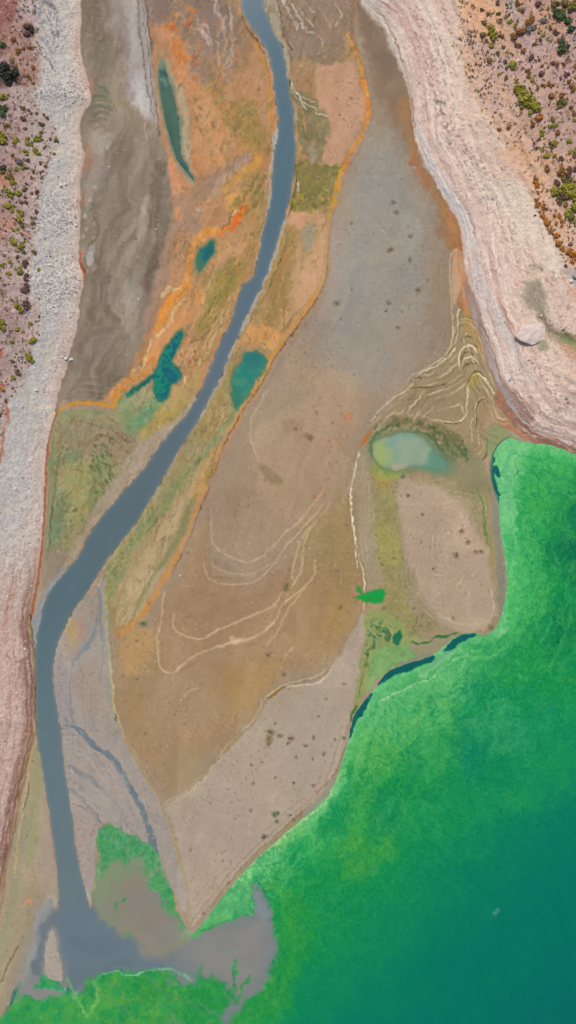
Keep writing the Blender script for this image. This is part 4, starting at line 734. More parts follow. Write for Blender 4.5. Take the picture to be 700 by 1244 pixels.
# ---- scrub slopes
gR = ramp(RS, [(0, (222,186,160)), (12, (216,176,152)), (30, (206,168,150)), (60, (196,162,150)), (120, (190,150,140)), (200, (186,146,136))])
gR += (0.05 * n_mid + 0.045 * n_fine + .03 * n_big)[..., None]
mix(G, sstep(-2, 3, RS), gR)
a_ = sstep(-.1, .7, fbm(X / 26, Y / 26, 3, 341)) * sstep(0, 10, RS) * .6; mix(G, a_, (186/255, 160/255, 164/255))
a_ = sstep(.1, .8, fbm(X / 22 + 9, Y / 22, 3, 342)) * sstep(0, 6, RS) * .6; mix(G, a_, (226/255, 168/255, 124/255))
Z("560,0 600,0 612,20 604,50 586,52 570,40 562,20", (226,174,138), a=.8, soft=7, warp=4)
Z("612,-40 620,-40 628,14 636,26 632,32 622,18 616,0", (186,172,174), a=.8, soft=3, warp=2)
Z("600,68 624,66 622,80 604,82", (192,170,168), a=.7, soft=5, warp=3)
Z("604,184 630,180 636,200 660,236 654,248 636,222 618,200", (222,176,148), a=.7, soft=5, warp=3)
dabs("552,0 700,0 700,320 660,270 640,220 570,110",520,[(150,98,80),(120,84,70),(176,110,66),(136,104,96),(112,96,62),(236,208,190)],.5,1.7,30,a=.62,elong=1.4,soft=.8)
Z("690,326 760,330 760,420 720,400 696,346 684,330", (178,164,160), a=.8, soft=3, warp=2)
lines(["682,330,.8 686,342,1 694,352,1 704,362,1"], (222,140,110), a=.8, soft=1.2, warp=1)
Z("692,352 706,350 712,366 700,366", (224,168,138), a=.7, soft=3)
gL = ramp(LS, [(0, (194,176,170)), (8, (190,168,162)), (20, (184,158,153)), (50, (172,138,134)), (120, (164,122,118))])
gL += (0.06 * n_mid + 0.05 * n_fine + .04 * n_big)[..., None]
mix(G, sstep(-2, 3, LS), gL)
a_ = sstep(-.1, .6, fbm(X / 18, Y / 18, 3, 351)) * sstep(0, 6, LS) * .55; mix(G, a_, (186/255, 172/255, 170/255))
a_ = sstep(.15, .7, fbm(X / 15 + 9, Y / 15, 3, 352)) * sstep(0, 6, LS) * .30; mix(G, a_, (196/255, 132/255, 114/255))
Z("-100,-60 14,-60 20,0 18,24 12,40 6,60 -10,70 -100,80", (140,84,80), a=.85, soft=5, warp=4, rgb2=(160,100,92), vs=9)
Z("0,36 18,26 32,44 44,60 50,90 44,104 30,108 10,96 6,70", (176,138,126), a=.8, soft=5, warp=4, rgb2=(160,118,104), vs=7)
Z("-100,86 8,78 20,84 26,98 16,104 -100,110", (78,62,58), a=.85, soft=4, warp=4)  # tree shadow painted dark into the soil at the left edge
Z("28,30 40,28 42,42 34,48 28,44", (104,78,74), a=.7, soft=4, warp=3)
Z("-100,206 6,208 16,216 8,226 -100,230", (200,132,100), a=.7, soft=4, warp=3)
Z("-100,262 4,262 8,290 -100,320", (196,130,110), a=.5, soft=5, warp=3)
Z("28,150 50,150 62,170 54,196 30,190", (188,172,168), a=.6, soft=7, warp=4)
dabs("-20,20 45,10 44,110 68,160 55,215 45,300 40,360 48,400 35,450 6,500 0,560 -20,560",620,[(128,84,76),(104,74,64),(150,100,88),(96,84,60),(222,206,200),(164,152,152),(196,120,96)],.5,1.9,31,a=.62,elong=1.4,soft=.8)
lines(["0,466,2 6,468,1.4","7,490,1.6 8,504,1.8 7,516,1.4","4,520,1.6 3,545,1.6 1,560,1.4","0,430,3 3,424,2"], (190,92,62), a=.7, soft=2, warp=2, tx=(5,.5))
dabs("40,0 62,0 72,30 68,80 54,90 46,50",120,[(110,104,116),(96,88,96),(206,200,202),(150,148,158)],.5,2.2,32,a=.6,elong=2.6,ang=65,soft=.9)
lines(["54,0,.8 58,10,.9 61,19,.8","62,0,.6 68,30,.6 66,50,.6"], (96,88,100), a=.6, soft=1.2, warp=2, tx=(5,.6))
line("47,0,1 52,10,1.6 56,18,1", (198,150,120), a=.6, soft=2, warp=2)

# small relief and grain over everything that is dry
grain = fbm(X / 1.9, Y / 1.9, 2, 401)
patch = fbm((X + 10 * WX1) / 34, (Y + 10 * WY1) / 34, 4, 402)
mudm = sstep(2, -2, LB) * sstep(2, -2, RB)
# the algae-stained strip along the river: filaments, films and specks
STRIPZ = pts("186,0 292,-40 436,-40 432,40 448,110 446,150 402,262 394,335 330,440 262,560 240,610 150,765 128,770 70,700 58,660 66,510 130,490 180,400 205,300 214,225 195,160")
sz = sstep(4, -6, lattice(X + 2 * WX2, Y + 2 * WY2, lambda a, b: signed(a, b, STRIPZ), 3.0)) * mudm
sz = sz * (1 - .75 * sstep(6, -4, lattice(X, Y, lambda a, b: signed(a, b, pts(PINK)), 3.0)))
def ridge(u, v, seed, o=4): return 1 - np.abs(fbm(u, v, o, seed)) * 2.2
ang = np.radians(112); ca, sa = math.cos(ang), math.sin(ang)
U_ = X * ca + Y * sa; V_ = -X * sa + Y * ca
r1 = ridge(U_ / 34 + .5 * WX1, V_ / 8 + .8 * WX1, 411, 5); r2 = ridge(U_ / 16 + .4 * WY1, V_ / 7 + .6 * WY1, 412, 5)
sz = sz * .72
zone = np.clip(.5 + 1.3 * fbm(X / 22, Y / 22, 3, 413), 0, 1); zone2 = np.clip(.5 + 1.3 * fbm(X / 18 + 5, Y / 18, 3, 414), 0, 1)
mix(G, .60 * sz * zone * sstep(.76, .99, r1), (112/255, 92/255, 58/255))
mix(G, .52 * sz * zone2 * sstep(.80, .99, r2), (214/255, 180/255, 130/255))
mix(G, .45 * sz * sstep(.45, .8, fbm(X / 2.1, Y / 2.1, 3, 415)) * zone2, (92/255, 84/255, 50/255))
mix(G, .30 * sz * sstep(.4, .8, fbm(X / 2.5 + 9, Y / 2.5, 3, 416)) * zone, (220/255, 168/255, 104/255))
mix(G, .30 * sz * sstep(.0, .6, fbm(U_ / 22 + WX1, V_ / 7 + .6 * WY1, 5, 417)), (146/255, 114/255, 66/255))
mix(G, .34 * sz * sstep(.16, .6, fbm(U_ / 16 + WY1, V_ / 6 + .7 * WX1, 5, 419)) * sstep(345, 300, X) * sstep(480, 400, Y), (204/255, 116/255, 56/255))
mix(G, .30 * sz * sstep(.12, .55, fbm(U_ / 18 + 3 + WY1, V_ / 8 + .7 * WX1, 5, 420)), (158/255, 142/255, 122/255))
mix(G, .30 * sz * sstep(.12, .55, fbm(U_ / 12 + 9 + WY1, V_ / 7 + .7 * WX1, 5, 429)), (112/255, 110/255, 70/255))
mix(G, .26 * sz * sstep(.1, .8, fbm(U_ / 18 + 7, V_ / 6, 4, 418)) * (Y < 480), (222/255, 152/255, 92/255))
# drying mud: faint old water lines that follow the ground, streaks, specks
fld = fbm((X + 22 * WX1) / 120, (Y + 22 * WY1) / 150, 3, 421) * 6 + (np.hypot((X - 400) * .8, (Y - 560) * .45)) / 34 + .10 * WX2
ln = np.abs((fld * 2.6 % 1) - .5) * 2
ln2 = np.abs((fld * 5.0 % 1) - .5) * 2
dry = mudm * (1 - sz)
brk = np.clip(.2 + 1.6 * fbm(X / 40, Y / 40, 3, 422), 0, 1)
mix(G, .30 * dry * brk * sstep(.93, .995, ln), (205/255, 184/255, 154/255))
mix(G, .16 * dry * np.clip(.3 + 1.4 * patch, 0, 1) * sstep(.75, .97, ln2), (132/255, 110/255, 88/255))
bt = fbm(fld * .9 + .1 * WX1, (X + Y) / 400, 4, 440)
G += (dry * (X > 215) * .038 * bt)[..., None] * np.array([1.0, .85, .55], np.float32)
west = dry * (X < 215) * (Y < 500)
sw = fbm((X + .30 * Y + 16 * WX1) / 9, (Y - .3 * X + 10 * WY1) / 70, 5, 423)
G += (west * .085 * sw)[..., None]
mix(G, west * .35 * sstep(.25, .7, fbm((X + .30 * Y + 20 * WX1) / 14 + 4, Y / 60, 4, 424)), (166/255, 152/255, 140/255))
mix(G, .22 * mudm * sstep(.80, .86, vnoise(X / 1.7, Y / 1.7, 425) * .85 + vnoise(X / 40, Y / 40, 426) * .15), (206/255, 192/255, 172/255))
mix(G, .30 * mudm * sstep(.79, .86, vnoise(X / 1.8 + 3, Y / 1.8, 427) * .85 + vnoise(X / 36, Y / 36, 428) * .15), (112/255, 90/255, 66/255))
flow = fbm((X * .9 + Y * .35) / 7, (Y * .9 - X * .35) / 60, 5, 403)
G += ((0.020 - .014 * mudm) * grain + mudm * (0.026 * patch + 0.016 * flow))[..., None] * np.array([1, .97, .93], np.float32)
f1 = .16 * sstep(.1, .8, fbm((X + 30 * WX1) / 60, (Y + 30 * WY1) / 60, 4, 405)) * mudm; mix(G, f1 * (Y < 1000), (174/255, 134/255, 84/255))
sz_ = sz
for q in CL.split():
    x_, y_, r_, c_ = q.split(','); x_, y_, r_ = float(x_), float(y_), float(r_)
    if c_ != 'w': fill([[x_ + r_ * 1.5 * math.cos(t), y_ + r_ * 1.3 * math.sin(t)] for t in np.linspace(0, 5.4, 7)], {'b': (120,94,70), 'o': (112,98,58), 'r': (176,104,66), 'd': (96,84,70), 'g': (84,100,60)}[c_], a=.45, soft=.8 + .5 * r_, warp=1.5)
# nested strand lines: former shores of the lake, the terracettes, the rim of the western flat
def strands(D, al, ds, a, col, wid, m, wob=2.0, seed=0):
    n = wob * fbm(al / 30, D / 25, 3, 460 + seed) + (.15 if seed in (3, 4, 8) else .5) * WX2
    for i, d0 in enumerate(ds):
        b_ = np.clip(.15 + 1.5 * fbm(al / 18 + 11 * i, D * 0 + i, 3, 470 + seed), 0, 1)
        mix(G, a * m * b_ * sstep(wid, wid * .25, np.abs(D + n - d0)), np.array(col) / 255.)
tipm = mudm * (X > 232) * (X < 440) * (Y > 880)
strands(RB, RBs, (3, 8, 14, 21, 29, 38, 48, 60), .55, (246,230,220), 1.2, ((RB > 0) & (RS < 0)) * 1.0, 3.5, 11)
strands(RB, RBs, (5, 11, 17, 25, 33, 43, 54), .6, (172,136,126), 1.0, ((RB > 0) & (RS < 0)) * 1.0, 3.5, 12)
lwm = (LB > 0) * sstep(620, 720, Y)
strands(LB, LBs, (3, 7, 12, 18, 26, 36), .5, (226,202,192), 1.2, lwm, 3, 13)
strands(LB, LBs, (5, 9.5, 15, 22, 31), .6, (138,102,92), 1.1, lwm, 3, 14)
strands(LB, LBs, (4, 10, 18, 28), .35, (228,222,216), 1.3, (LB > 0) * sstep(700, 600, Y), 5, 15)
cob = (LB > 3) * (LS < 4) * np.maximum(np.maximum(np.exp(-((Y - 350) / 34) ** 2), np.exp(-((Y - 262) / 22) ** 2)), np.exp(-((Y - 112) / 16) ** 2))
cv = vnoise(X / 1.5, Y / 1.5, 490)
mix(G, .55 * cob * sstep(.62, .8, cv), (122/255, 112/255, 112/255)); mix(G, .5 * cob * sstep(.38, .2, cv), (232/255, 228/255, 224/255))
strands(D_LAKE, Y + X, (4, 11, 19), .6, (140,112,82), .9, tipm, 1.5, 1)
strands(D_LAKE, Y + X, (7.5, 15, 26), .5, (192,172,148), .9, tipm, 1.5, 2)
def field(P, S, wr=1.0):
    P = spl(pts(P)); D = np.full((NY, NX), 99, np.float32); A = np.zeros((NY, NX), np.float32)
    def f(a, b):
        d, s, al = dist(a, b, P, False, True); return d * s, al
    d, al = lattice(X[S] + wr * WX2[S], Y[S] + wr * WY2[S], f); D[S] = d; A[S] = al; return D, A
def zone_of(P, soft=6):
    P = spl(pts(P), True); S = region(P, soft + 3); M = np.zeros((NY, NX), np.float32); M[S] = sstep(soft, -soft, signed(X[S] + 2 * WX1[S], Y[S] + 2 * WY1[S], P)); return M, S
M_, S_ = zone_of("452,520 478,486 500,458 536,436 548,404 550,372 562,368 574,384 590,424 606,470 618,508 606,536 590,562 566,560 556,520 500,512")
D_, A_ = field("438,546 452,522 472,500 494,478 506,462 526,456 544,448 556,432 560,408 566,402 574,414 586,440 600,470 612,500", S_, 1.4)
strands(D_, A_, (-20, -14, -9, -3, 5, 10, 15, 21, 28, 36, 44), .62, (214,196,158), 1.5, M_, 4.0, 3)
strands(D_, A_, (-17, -11, -6, 1, 7.5, 12.5, 18, 24, 32, 40), .5, (120,98,68), 1.6, M_, 4.0, 4)
M_, S_ = zone_of("68,510 72,480 84,440 100,445 130,450 160,455 158,475 128,492 90,492")
D_, A_ = field("66,540 70,510 80,497 100,492 130,496 150,480", S_, 1)
strands(D_, A_, (-4, -8, -13, -19, -27, -36), .5, (170,148,128), .9, M_, 2.5, 5)
strands(D_, A_, (-6, -11, -16, -23, -32), .4, (96,80,70), 1.2, M_, 2.5, 6)
M_, S_ = zone_of("424,596 436,560 450,566 452,600 458,640 462,690 452,740 440,700 436,650")
D_, A_ = field("436,556 428,590 430,630 438,680 442,720 440,760", S_, 1)
strands(D_, A_, (-4, -9, -14, -20, -26), .45, (196,178,146), .9, M_, 2, 7)
M_, S_ = zone_of("466,500 520,440 530,380 520,320 500,260 540,260 556,300 548,420 500,470")
D_, A_ = field("450,526 490,486 530,440 546,400 548,340 550,300 530,240", S_, 1)
strands(D_, A_, (6, 12, 19, 28), .35, (182,150,118), 1.0, M_, 3, 8)
strands(D_, A_, (-6, -12, -19, -28), .35, (182,150,118), 1.0, M_, 3, 8)
M_, S_ = zone_of("560,420 590,500 640,545 700,556 700,548 660,538 630,508 606,470 586,430 570,380")
mix(G, .0 * M_, (0, 0, 0))
rb_ = np.clip(.1 + 1.5 * fbm(X / 9, Y / 9, 3, 481), 0, 1); rb2 = np.clip(.1 + 1.5 * fbm(X / 12 + 5, Y / 12, 3, 482), 0, 1)
dr = D_RIV + .8 * WX2
mix(G, .55 * sstep(5.5, 3, dr) * rb2 * (Y > 60) * (Y < 760), (176/255, 164/255, 146/255))
mix(G, .75 * sstep(1.8, .6, dr) * rb_ * (Y < 900), (74/255, 66/255, 52/255))
# stain haloes round the ponds
for k, (c_, w_) in {'long': ((120,130,104), 5), 'small': ((120,128,84), 5), 'forked': ((84,126,92), 4), 'wide': ((96,124,92), 4), 'pale': ((104,128,92), 9), 'green': ((92,140,70), 3)}.items():
    mix(G, .75 * sstep(w_, 0, D_POND[k] + 1.5 * WX2) , np.array(c_) / 255.)
# ragged edges: every stain creeps a little
def resample(C, dx, dy):
    jj, ii = np.meshgrid(np.arange(NY, dtype=np.float32), np.arange(NX, dtype=np.float32), indexing='ij')
    u = np.clip(ii + dx, 0, NX - 1.01); v = np.clip(jj + dy, 0, NY - 1.01); iu = u.astype(np.int32); iv = v.astype(np.int32); u = (u - iu)[..., None]; v = (v - iv)[..., None]
    return ((C[iv, iu] * (1 - u) + C[iv, iu + 1] * u) * (1 - v) + (C[iv + 1, iu] * (1 - u) + C[iv + 1, iu + 1] * u) * v).astype(np.float32)
q1, q2 = fbm(X / 3.2, Y / 3.2, 2, 431), fbm(X / 3.2, Y / 3.2, 2, 432)
def blur(C, r):
    for ax in (0, 1):
        C = sum(np.roll(C, k, ax) for k in range(-r, r + 1)) / (2 * r + 1)
    return C
G = resample(G, .9 * q1 + .7 * WX2, .9 * q2 + .7 * WY2)
G = np.clip(G + (.22 * (G - blur(G, 1)) + .35 * (G - blur(G, 4))) * mudm[..., None] + .3 * (G - blur(G, 2)) * (1 - mudm)[..., None], 0, 1).astype(np.float32)

# ================================================================== lake colours
Wc[:] = np.array([20, 150, 78], np.float32) / 255
dl = -D_LAKE + 3 * WX1 * 1.0
wl = ramp(dl * 1.0, [(0, (128,196,138)), (6, (108,192,124)), (18, (90,184,110)), (36, (62,168,90)), (56, (38,156,78)), (75, (26,146,76)), (150, (16,138,80))])
wl += 0
Wc[:] = wl
def L(*a, **k): fill(*a, C=Wc, **k)
def LL(p, c, **k): lines(p if isinstance(p, list) else [p], c, C=Wc, **k)
# open basin: deepening to teal at the lower right
L("720,800 860,700 860,1420 250,1420 300,1290 400,1180 480,1090 540,1010 600,930", (6,134,94), a=.7, soft=60, warp=14)
L("730,900 860,880 860,1420 300,1420 360,1260 460,1170 520,1110 600,1020", (2,120,96), a=.8, soft=55, warp=12)
L("760,980 860,960 860,1420 440,1420 470,1280 520,1190 580,1120 640,1060", (0,112,98), a=.8, soft=60, warp=10)
L("800,1100 860,1080 860,1420 560,1420 600,1260 680,1180", (0,104,102), a=.7, soft=50, warp=8)
# upper right dark lobe
L("700,570 860,560 860,900 690,850 650,800 670,740 660,690 664,640 684,600", (14,136,74), a=.85, soft=26, warp=10)
L("700,590 800,590 800,720 700,710 680,680 676,640 686,612", (10,116,74), a=.8, soft=16, warp=9)
L("706,600 720,600 720,680 700,690 692,660 696,630", (8,104,78), a=.6, soft=10, warp=7)
L("690,735 800,730 800,800 690,790 672,766", (12,120,66), a=.6, soft=14, warp=8)
L("612,545 640,540 670,542 700,556 700,590 684,600 668,630 656,680 650,740 630,770 614,760 618,720 616,680 610,640 604,600 604,560", (62,176,92), a=.7, soft=12, warp=6)
L("606,548 618,538 640,541 636,560 626,590 622,640 614,640 608,610 604,580", (128,202,140), a=.8, soft=8, warp=3)
LL(["624,560,1.4 622,590,1.6 622,620,1.6 626,660,1.8 624,700,1.8 620,740,1.8 610,762,1.6","632,556,1 630,580,1 634,570,1","648,548,1 680,550,1.2 700,560,1.2","618,560,1 614,590,1 616,620,1","612,548,.8 622,544,.8"], (136,206,144), a=.45, soft=3, warp=3, tx=(10,.6))
# algae scum along the south shore of the mound
L("612,766 600,776 576,778 550,792 520,808 490,822 466,842 446,866 432,896 424,920 440,930 480,900 520,880 560,860 600,820 630,790 626,770", (84,178,104), a=.75, soft=12, warp=5)
L("430,890 450,856 480,838 520,826 560,806 600,790 620,800 590,836 560,850 552,880 520,890 480,900 450,930 428,940", (104,188,120), a=.55, soft=14, warp=7)
LL(["612,762,3 600,776,3 576,780,2.6 556,790,2.4 530,808,2 510,822,2","466,850,1.2 490,838,1.4 520,826,1.6 534,816,1.4 550,804,1","600,786,1.6 570,794,1.6 548,804,1.6"], (146,206,150), a=.7, soft=2.6, warp=1.8, tx=(16,.4))
LL(["462,852,.8 480,842,.9 500,834,1 520,826,.9 532,816,.7"], (186,214,160), a=.7, soft=1.2, warp=1, tx=(9,.4))
L("440,890 480,860 520,850 560,870 548,930 520,940 480,930 450,950 424,940 424,912", (72,172,92), a=.6, soft=20, warp=8)
# teal patches
L("560,830 600,820 640,840 690,850 690,920 640,930 600,920 580,960 556,930 552,880", (18,138,94), a=.75, soft=16, warp=10, rgb2=(24,150,88), vs=16)
L("570,880 600,860 640,880 640,910 600,912 580,902", (66,164,110), a=.5, soft=12, warp=8)
L("556,886 580,900 592,920 586,946 570,950 560,930 550,906", (8,126,96), a=.6, soft=8, warp=6)
L("420,930 440,930 450,960 430,1000 404,1020 388,1010 400,986 416,960", (14,140,76), a=.75, soft=10, warp=6)
L("450,960 476,960 480,1010 462,1010 452,990", (14,130,80), a=.6, soft=9, warp=6)
L("348,1030 376,1020 384,1050 370,1060 350,1050", (22,154,80), a=.7, soft=8, warp=5)
L("580,770 640,770 700,820 700,860 640,830 580,820", (30,152,76), a=.5, soft=14, warp=8)
# warm yellow-green scum drifts
YG = (84,164,66)
L("430,1000 450,1030 470,1010 476,1040 440,1060 410,1050 414,1020", YG, a=.55, soft=9, warp=8)
L("436,900 470,900 490,920 460,950 446,1010 430,1020 426,980", (86,170,74), a=.5, soft=12, warp=7)
L("540,960 600,960 640,940 700,900 700,960 620,990 560,1010 520,1020 500,990", (30,150,84), a=.5, soft=18, warp=9)
L("340,1080 380,1100 370,1160 350,1220 320,1250 280,1244 300,1200 336,1160", (58,156,56), a=.55, soft=14, warp=8)
L("150,1200 200,1196 250,1214 290,1240 240,1260 150,1254", (84,164,60), a=.6, soft=12, warp=7)
L("0,1232 60,1222 100,1236 140,1240 140,1300 -100,1300 -100,1240", (66,168,84), a=.6, soft=8, warp=5)
L("640,600 690,560 704,580 690,640 672,650 660,640", (70,170,80), a=.35, soft=10, warp=6)
# scum fringe along the tip
LL(["424,912,3 412,944,4 396,970,5 372,996,5 344,1022,6 316,1046,6 290,1072,6 262,1102,5 240,1130,3"], (110,192,118), a=.7, soft=5, warp=2.5, tx=(14,.3))
LL(["416,934,.8 402,966,1 384,984,1.2 360,1002,1.4 336,1024,1.8 310,1044,1.6 290,1064,1.2 264,1094,1 244,1122,.8"], (190,218,150), a=.75, soft=1.4, warp=1, tx=(9,.3))
LL(["350,1000,4 370,1010,3 350,1026,4","400,960,3 420,940,3"], (116,188,104), a=.5, soft=5, warp=4)
# fine scum texture: stretched, curdled
s1 = fbm((X + 26 * WX1) / 9, (Y + 26 * WY1) / 13, 5, 501); s2 = fbm(X / 2.2, Y / 2.4, 3, 502); s3 = fbm((X + 14 * WX1 + Y) / 6, (Y - X + 14 * WY1) / 40, 4, 503)
calm = 1 - .88 * sstep(960, 1260, X * .62 + Y * .78)
Wc += (calm * (.040 * s1 + .075 * s2 + .025 * s3))[..., None] * np.array([1.1, .9, .5], np.float32)
def sm(al, c): mix(Wc, al, np.array(c) / 255.)
sm(calm * sstep(.1, .75, fbm((X + 20 * WX1) / 14, (Y + 20 * WY1) / 20, 5, 504)) * .5 * sstep(14, 60, dl), (70,164,76))
sm(calm * sstep(.05, .7, fbm((X - 20 * WY1) / 12, (Y + 20 * WX1) / 20, 5, 505)) * .6 * sstep(14, 60, dl), (10,128,84))
sm(calm * sstep(.30, .60, fbm(X / 2.0, Y / 2.0, 2, 506)) * .40 * sstep(8, 40, dl) * sstep(-.3, .5, s1), (124,156,70))
sm(calm * sstep(.30, .62, fbm(X / 2.2 + 9, Y / 2.2, 2, 507)) * .45 * sstep(8, 40, dl) * sstep(.3, -.5, s1), (4,110,70))
sm(calm * .38 * sstep(.80, .98, ridge((X + 6 * WX1) / 8, (Y + 6 * WY1) / 10, 510, 3)) * sstep(8, 30, dl), (8,122,72))
sm(calm * .30 * sstep(.82, .98, ridge((X - 6 * WX1) / 7, (Y + 6 * WY1) / 9, 511, 3)) * sstep(8, 30, dl), (96,170,92))
sm(calm * .22 * sstep(.86, .99, ridge((X + 30 * WX1) / 30, (Y + 30 * WY1) / 40, 508, 5)) * sstep(10, 40, dl), (6,122,76))
sm(calm * .15 * sstep(.84, .99, ridge((X + 34 * WX1 + .5 * Y) / 22, (Y + 34 * WY1) / 60, 509, 5)) * sstep(3, 10, dl), (112,196,120))
k1 = fbm(dl / 5 + 1.5 * WX1, (X * .7 - Y * .7) / 70, 5, 551)
sm(calm * .34 * sstep(.15, .6, k1) * sstep(2, 12, dl) * sstep(130, 60, dl), (124,198,128)); sm(calm * .34 * sstep(.15, .6, -k1) * sstep(6, 16, dl), (14,132,80))
# dark hairline drifts
LL(["548,850,.3 560,880,.4 582,930,.5 590,955,.8 600,975,.9 620,995,.9 650,1003,.8 670,1000,.5","648,744,.3 652,770,.3 664,800,.3 672,826,.3","680,720,.3 664,760,.3 680,800,.3 700,822,.3","600,640,.3 660,700,.3 668,740,.3","520,1072,.5 534,1060,.5 552,1048,.5","488,1100,.5 504,1082,.5 522,1064,.5","690,620,.4 674,650,.4 664,690,.4","650,610,.3 668,640,.3 690,650,.3"], (4,104,70), a=.5, soft=1, warp=3, tx=(10,.5))
LL(["486,1110,.5 500,1092,.5 518,1074,.5","560,1052,.6 590,1030,.5"], (70,166,126), a=.35, soft=1.2, warp=3, tx=(10,.5))
# deep clear slots against the shore
TEAL = (8,92,92)
LL(["576,771,2 564,774,3.4 554,780,3.6 546,787,2.4 540,791,1.2","526,800,2 512,804,3.4 496,810,4 480,815,4.4 466,824,3.6 460,830,2","452,843,1.4 446,852,2.4 436,866,3 428,880,3 425,892,2","600,556,1 598,572,1.6 601,588,2 604,600,1.6","602,566,1.4 606,578,2 602,574,1.4","605,604,1 604,614,1 604,626,.6","20,1198,1.6 14,1212,3 8,1222,3 4,1228,1.6"], TEAL, a=.92, soft=1.6, warp=1.3)
LL(["604,600,.7 608,597,.8 614,598,.6"], TEAL, a=.7, soft=1)
L("596,590 604,612 606,640 610,670 604,650 598,620", (116,140,132), a=.6, soft=3)
L("524,806 544,792 540,802 524,812 512,816", (112,150,130), a=.4, soft=4)
# silt plume of the river in the lake
PL = "70,1104 56,1104 50,1112 46,1130 44,1160 40,1184 30,1200 26,1212 44,1216 70,1210 82,1204 90,1212 100,1206 108,1196 120,1188 140,1182 160,1182 180,1180 200,1178 212,1180 220,1192 236,1196 252,1190 262,1186 272,1196 276,1212 268,1236 266,1250 276,1246 292,1226 312,1206 328,1184 333,1162 332,1130 326,1098 316,1078 308,1074 306,1086 312,1098 304,1108 290,1116 272,1122 256,1128 240,1136 232,1138 214,1128 196,1110 176,1090 160,1070 140,1050 130,1060 118,1080 110,1104"
L("76,1090 60,1086 44,1100 34,1130 26,1170 10,1206 30,1216 60,1200 112,1150 116,1086", (138,142,142), a=.97, soft=3, warp=2)
L(PL, (118,128,136), a=.98, soft=3.5, warp=2.6, rgb2=(128,130,134), vs=30)
L("66,1084 112,1084 124,1112 150,1130 168,1150 176,1164 200,1168 210,1176 180,1180 140,1182 116,1188 104,1196 94,1204 84,1196 78,1176 72,1150 68,1124", (104,120,131), a=.95, soft=8, warp=3)
L("240,1140 290,1124 312,1110 322,1124 324,1160 310,1190 280,1200 250,1180 230,1160", (140,136,132), a=.85, soft=14, warp=5)
L("310,1080 318,1090 326,1110 320,1120 310,1104", (130,144,150), a=.7, soft=4, warp=2)
L("46,1124 60,1112 72,1116 66,1130 54,1150 50,1180 44,1196 40,1180", (108,118,128), a=.85, soft=3, warp=2)
L("24,1200 44,1186 54,1190 76,1196 84,1202 76,1210 44,1216 28,1214", (140,138,136), a=.9, soft=3, warp=2)
# shallow brown water with drifting green, tongue side
L("112,1100 114,1060 116,1030 120,1008 130,1000 142,1002 152,1012 166,1016 180,1026 190,1046 204,1072 216,1106 228,1132 236,1140 220,1150 200,1162 180,1160 168,1150 150,1132 124,1112", (134,142,116), a=.96, soft=5, warp=4, rgb2=(150,138,120), vs=22)
L("134,1086 160,1062 186,1066 204,1090 218,1120 222,1142 200,1160 178,1158 160,1140 140,1116", (144,130,120), a=.8, soft=12, warp=7, rgb2=(134,132,126), vs=16)
gm = lattice(X + 5 * WX1 + 3 * WX2, Y + 5 * WY1 + 3 * WY2, lambda a, b: signed(a, b, pts("116,1060 116,1030 119,1000 136,996 152,1008 168,1012 184,1024 196,1046 208,1074 222,1108 232,1134 222,1126 208,1104 194,1086 184,1070 178,1052 170,1042 158,1044 148,1050 138,1046 128,1052 122,1064")), 2.0)
gm = sstep(5, -5, gm + 7 * fbm((X + 8 * WX1) / 9, (Y + 8 * WY1) / 11, 4, 521)) * (D_LAKE < 6)
mix(Wc, .9 * gm, (70/255, 152/255, 100/255)); mix(Wc, .6 * gm * np.clip(.5 + 1.4 * fbm(X / 6, Y / 7, 4, 522), 0, 1), (104/255, 168/255, 110/255))
mix(Wc, .45 * gm * sstep(.1, .6, fbm(X / 9 + 3, Y / 10, 4, 523)), (140/255, 140/255, 118/255))
L("112,1050 118,1040 134,1056 150,1066 140,1086 126,1094 114,1090", (120,150,108), a=.45, soft=10, warp=7)
LL(["148,1110,.8 144,1100,1.4 142,1094,1.2 150,1088,1.2","150,1132,1.2 158,1136,1","190,1092,1.2 200,1102,1.6 212,1114,1.6"], (70,152,96), a=.7, soft=2.4, warp=4, tx=(5,.8))
L("42,1100 56,1092 66,1100 62,1112 52,1120 46,1130 44,1150 36,1180 28,1196 24,1190 34,1150", (158,156,152), a=.7, soft=5, warp=2.5)
# green tongues eating into the plume
GT = (48,150,76)
L("236,1134 246,1120 262,1102 280,1082 300,1070 308,1080 306,1096 312,1104 298,1112 270,1122 250,1132 240,1140", (94,178,112), a=.92, soft=2.5, warp=2)
LL(["244,1134,1.6 262,1126,2 280,1118,1.6 300,1110,1"], (44,156,78), a=.8, soft=1.5, warp=2)
LL(["306,1074,1 312,1072,1.4 318,1076,1.4 322,1084,1"], (40,140,120), a=.7, soft=1.5)
L("104,1200 112,1190 130,1184 150,1184 170,1182 196,1178 214,1182 222,1194 236,1206 250,1230 262,1250 100,1256 96,1230", (44,150,76), a=.93, soft=3, warp=3.5, rgb2=(84,160,70), vs=7)
LL(["112,1196,1 120,1188,1.4 136,1182,1.4 156,1186,1.4 172,1182,1.6 192,1178,1.8 210,1176,1.4 222,1184,1.2 232,1190,1"], (134,206,160), a=.85, soft=1.3, warp=1.3)
LL(["240,1196,2 244,1186,3 248,1176,1.6","254,1196,2 262,1186,2.4","280,1206,3 284,1188,2.4 282,1166,1.4","286,1216,3 296,1200,2.4 304,1184,1.4","246,1210,6 262,1206,6 276,1212,5"], GT, a=.85, soft=2.4, warp=2.6)
L("232,1196 262,1190 278,1200 282,1216 266,1236 270,1256 230,1256 224,1220", (44,150,72), a=.9, soft=4, warp=3)
L("-100,1250 -10,1238 14,1222 30,1212 50,1216 76,1210 84,1200 92,1212 102,1222 110,1214 118,1240 120,1420 -100,1420", (44,156,86), a=.92, soft=3.5, warp=3, rgb2=(80,160,72), vs=7)
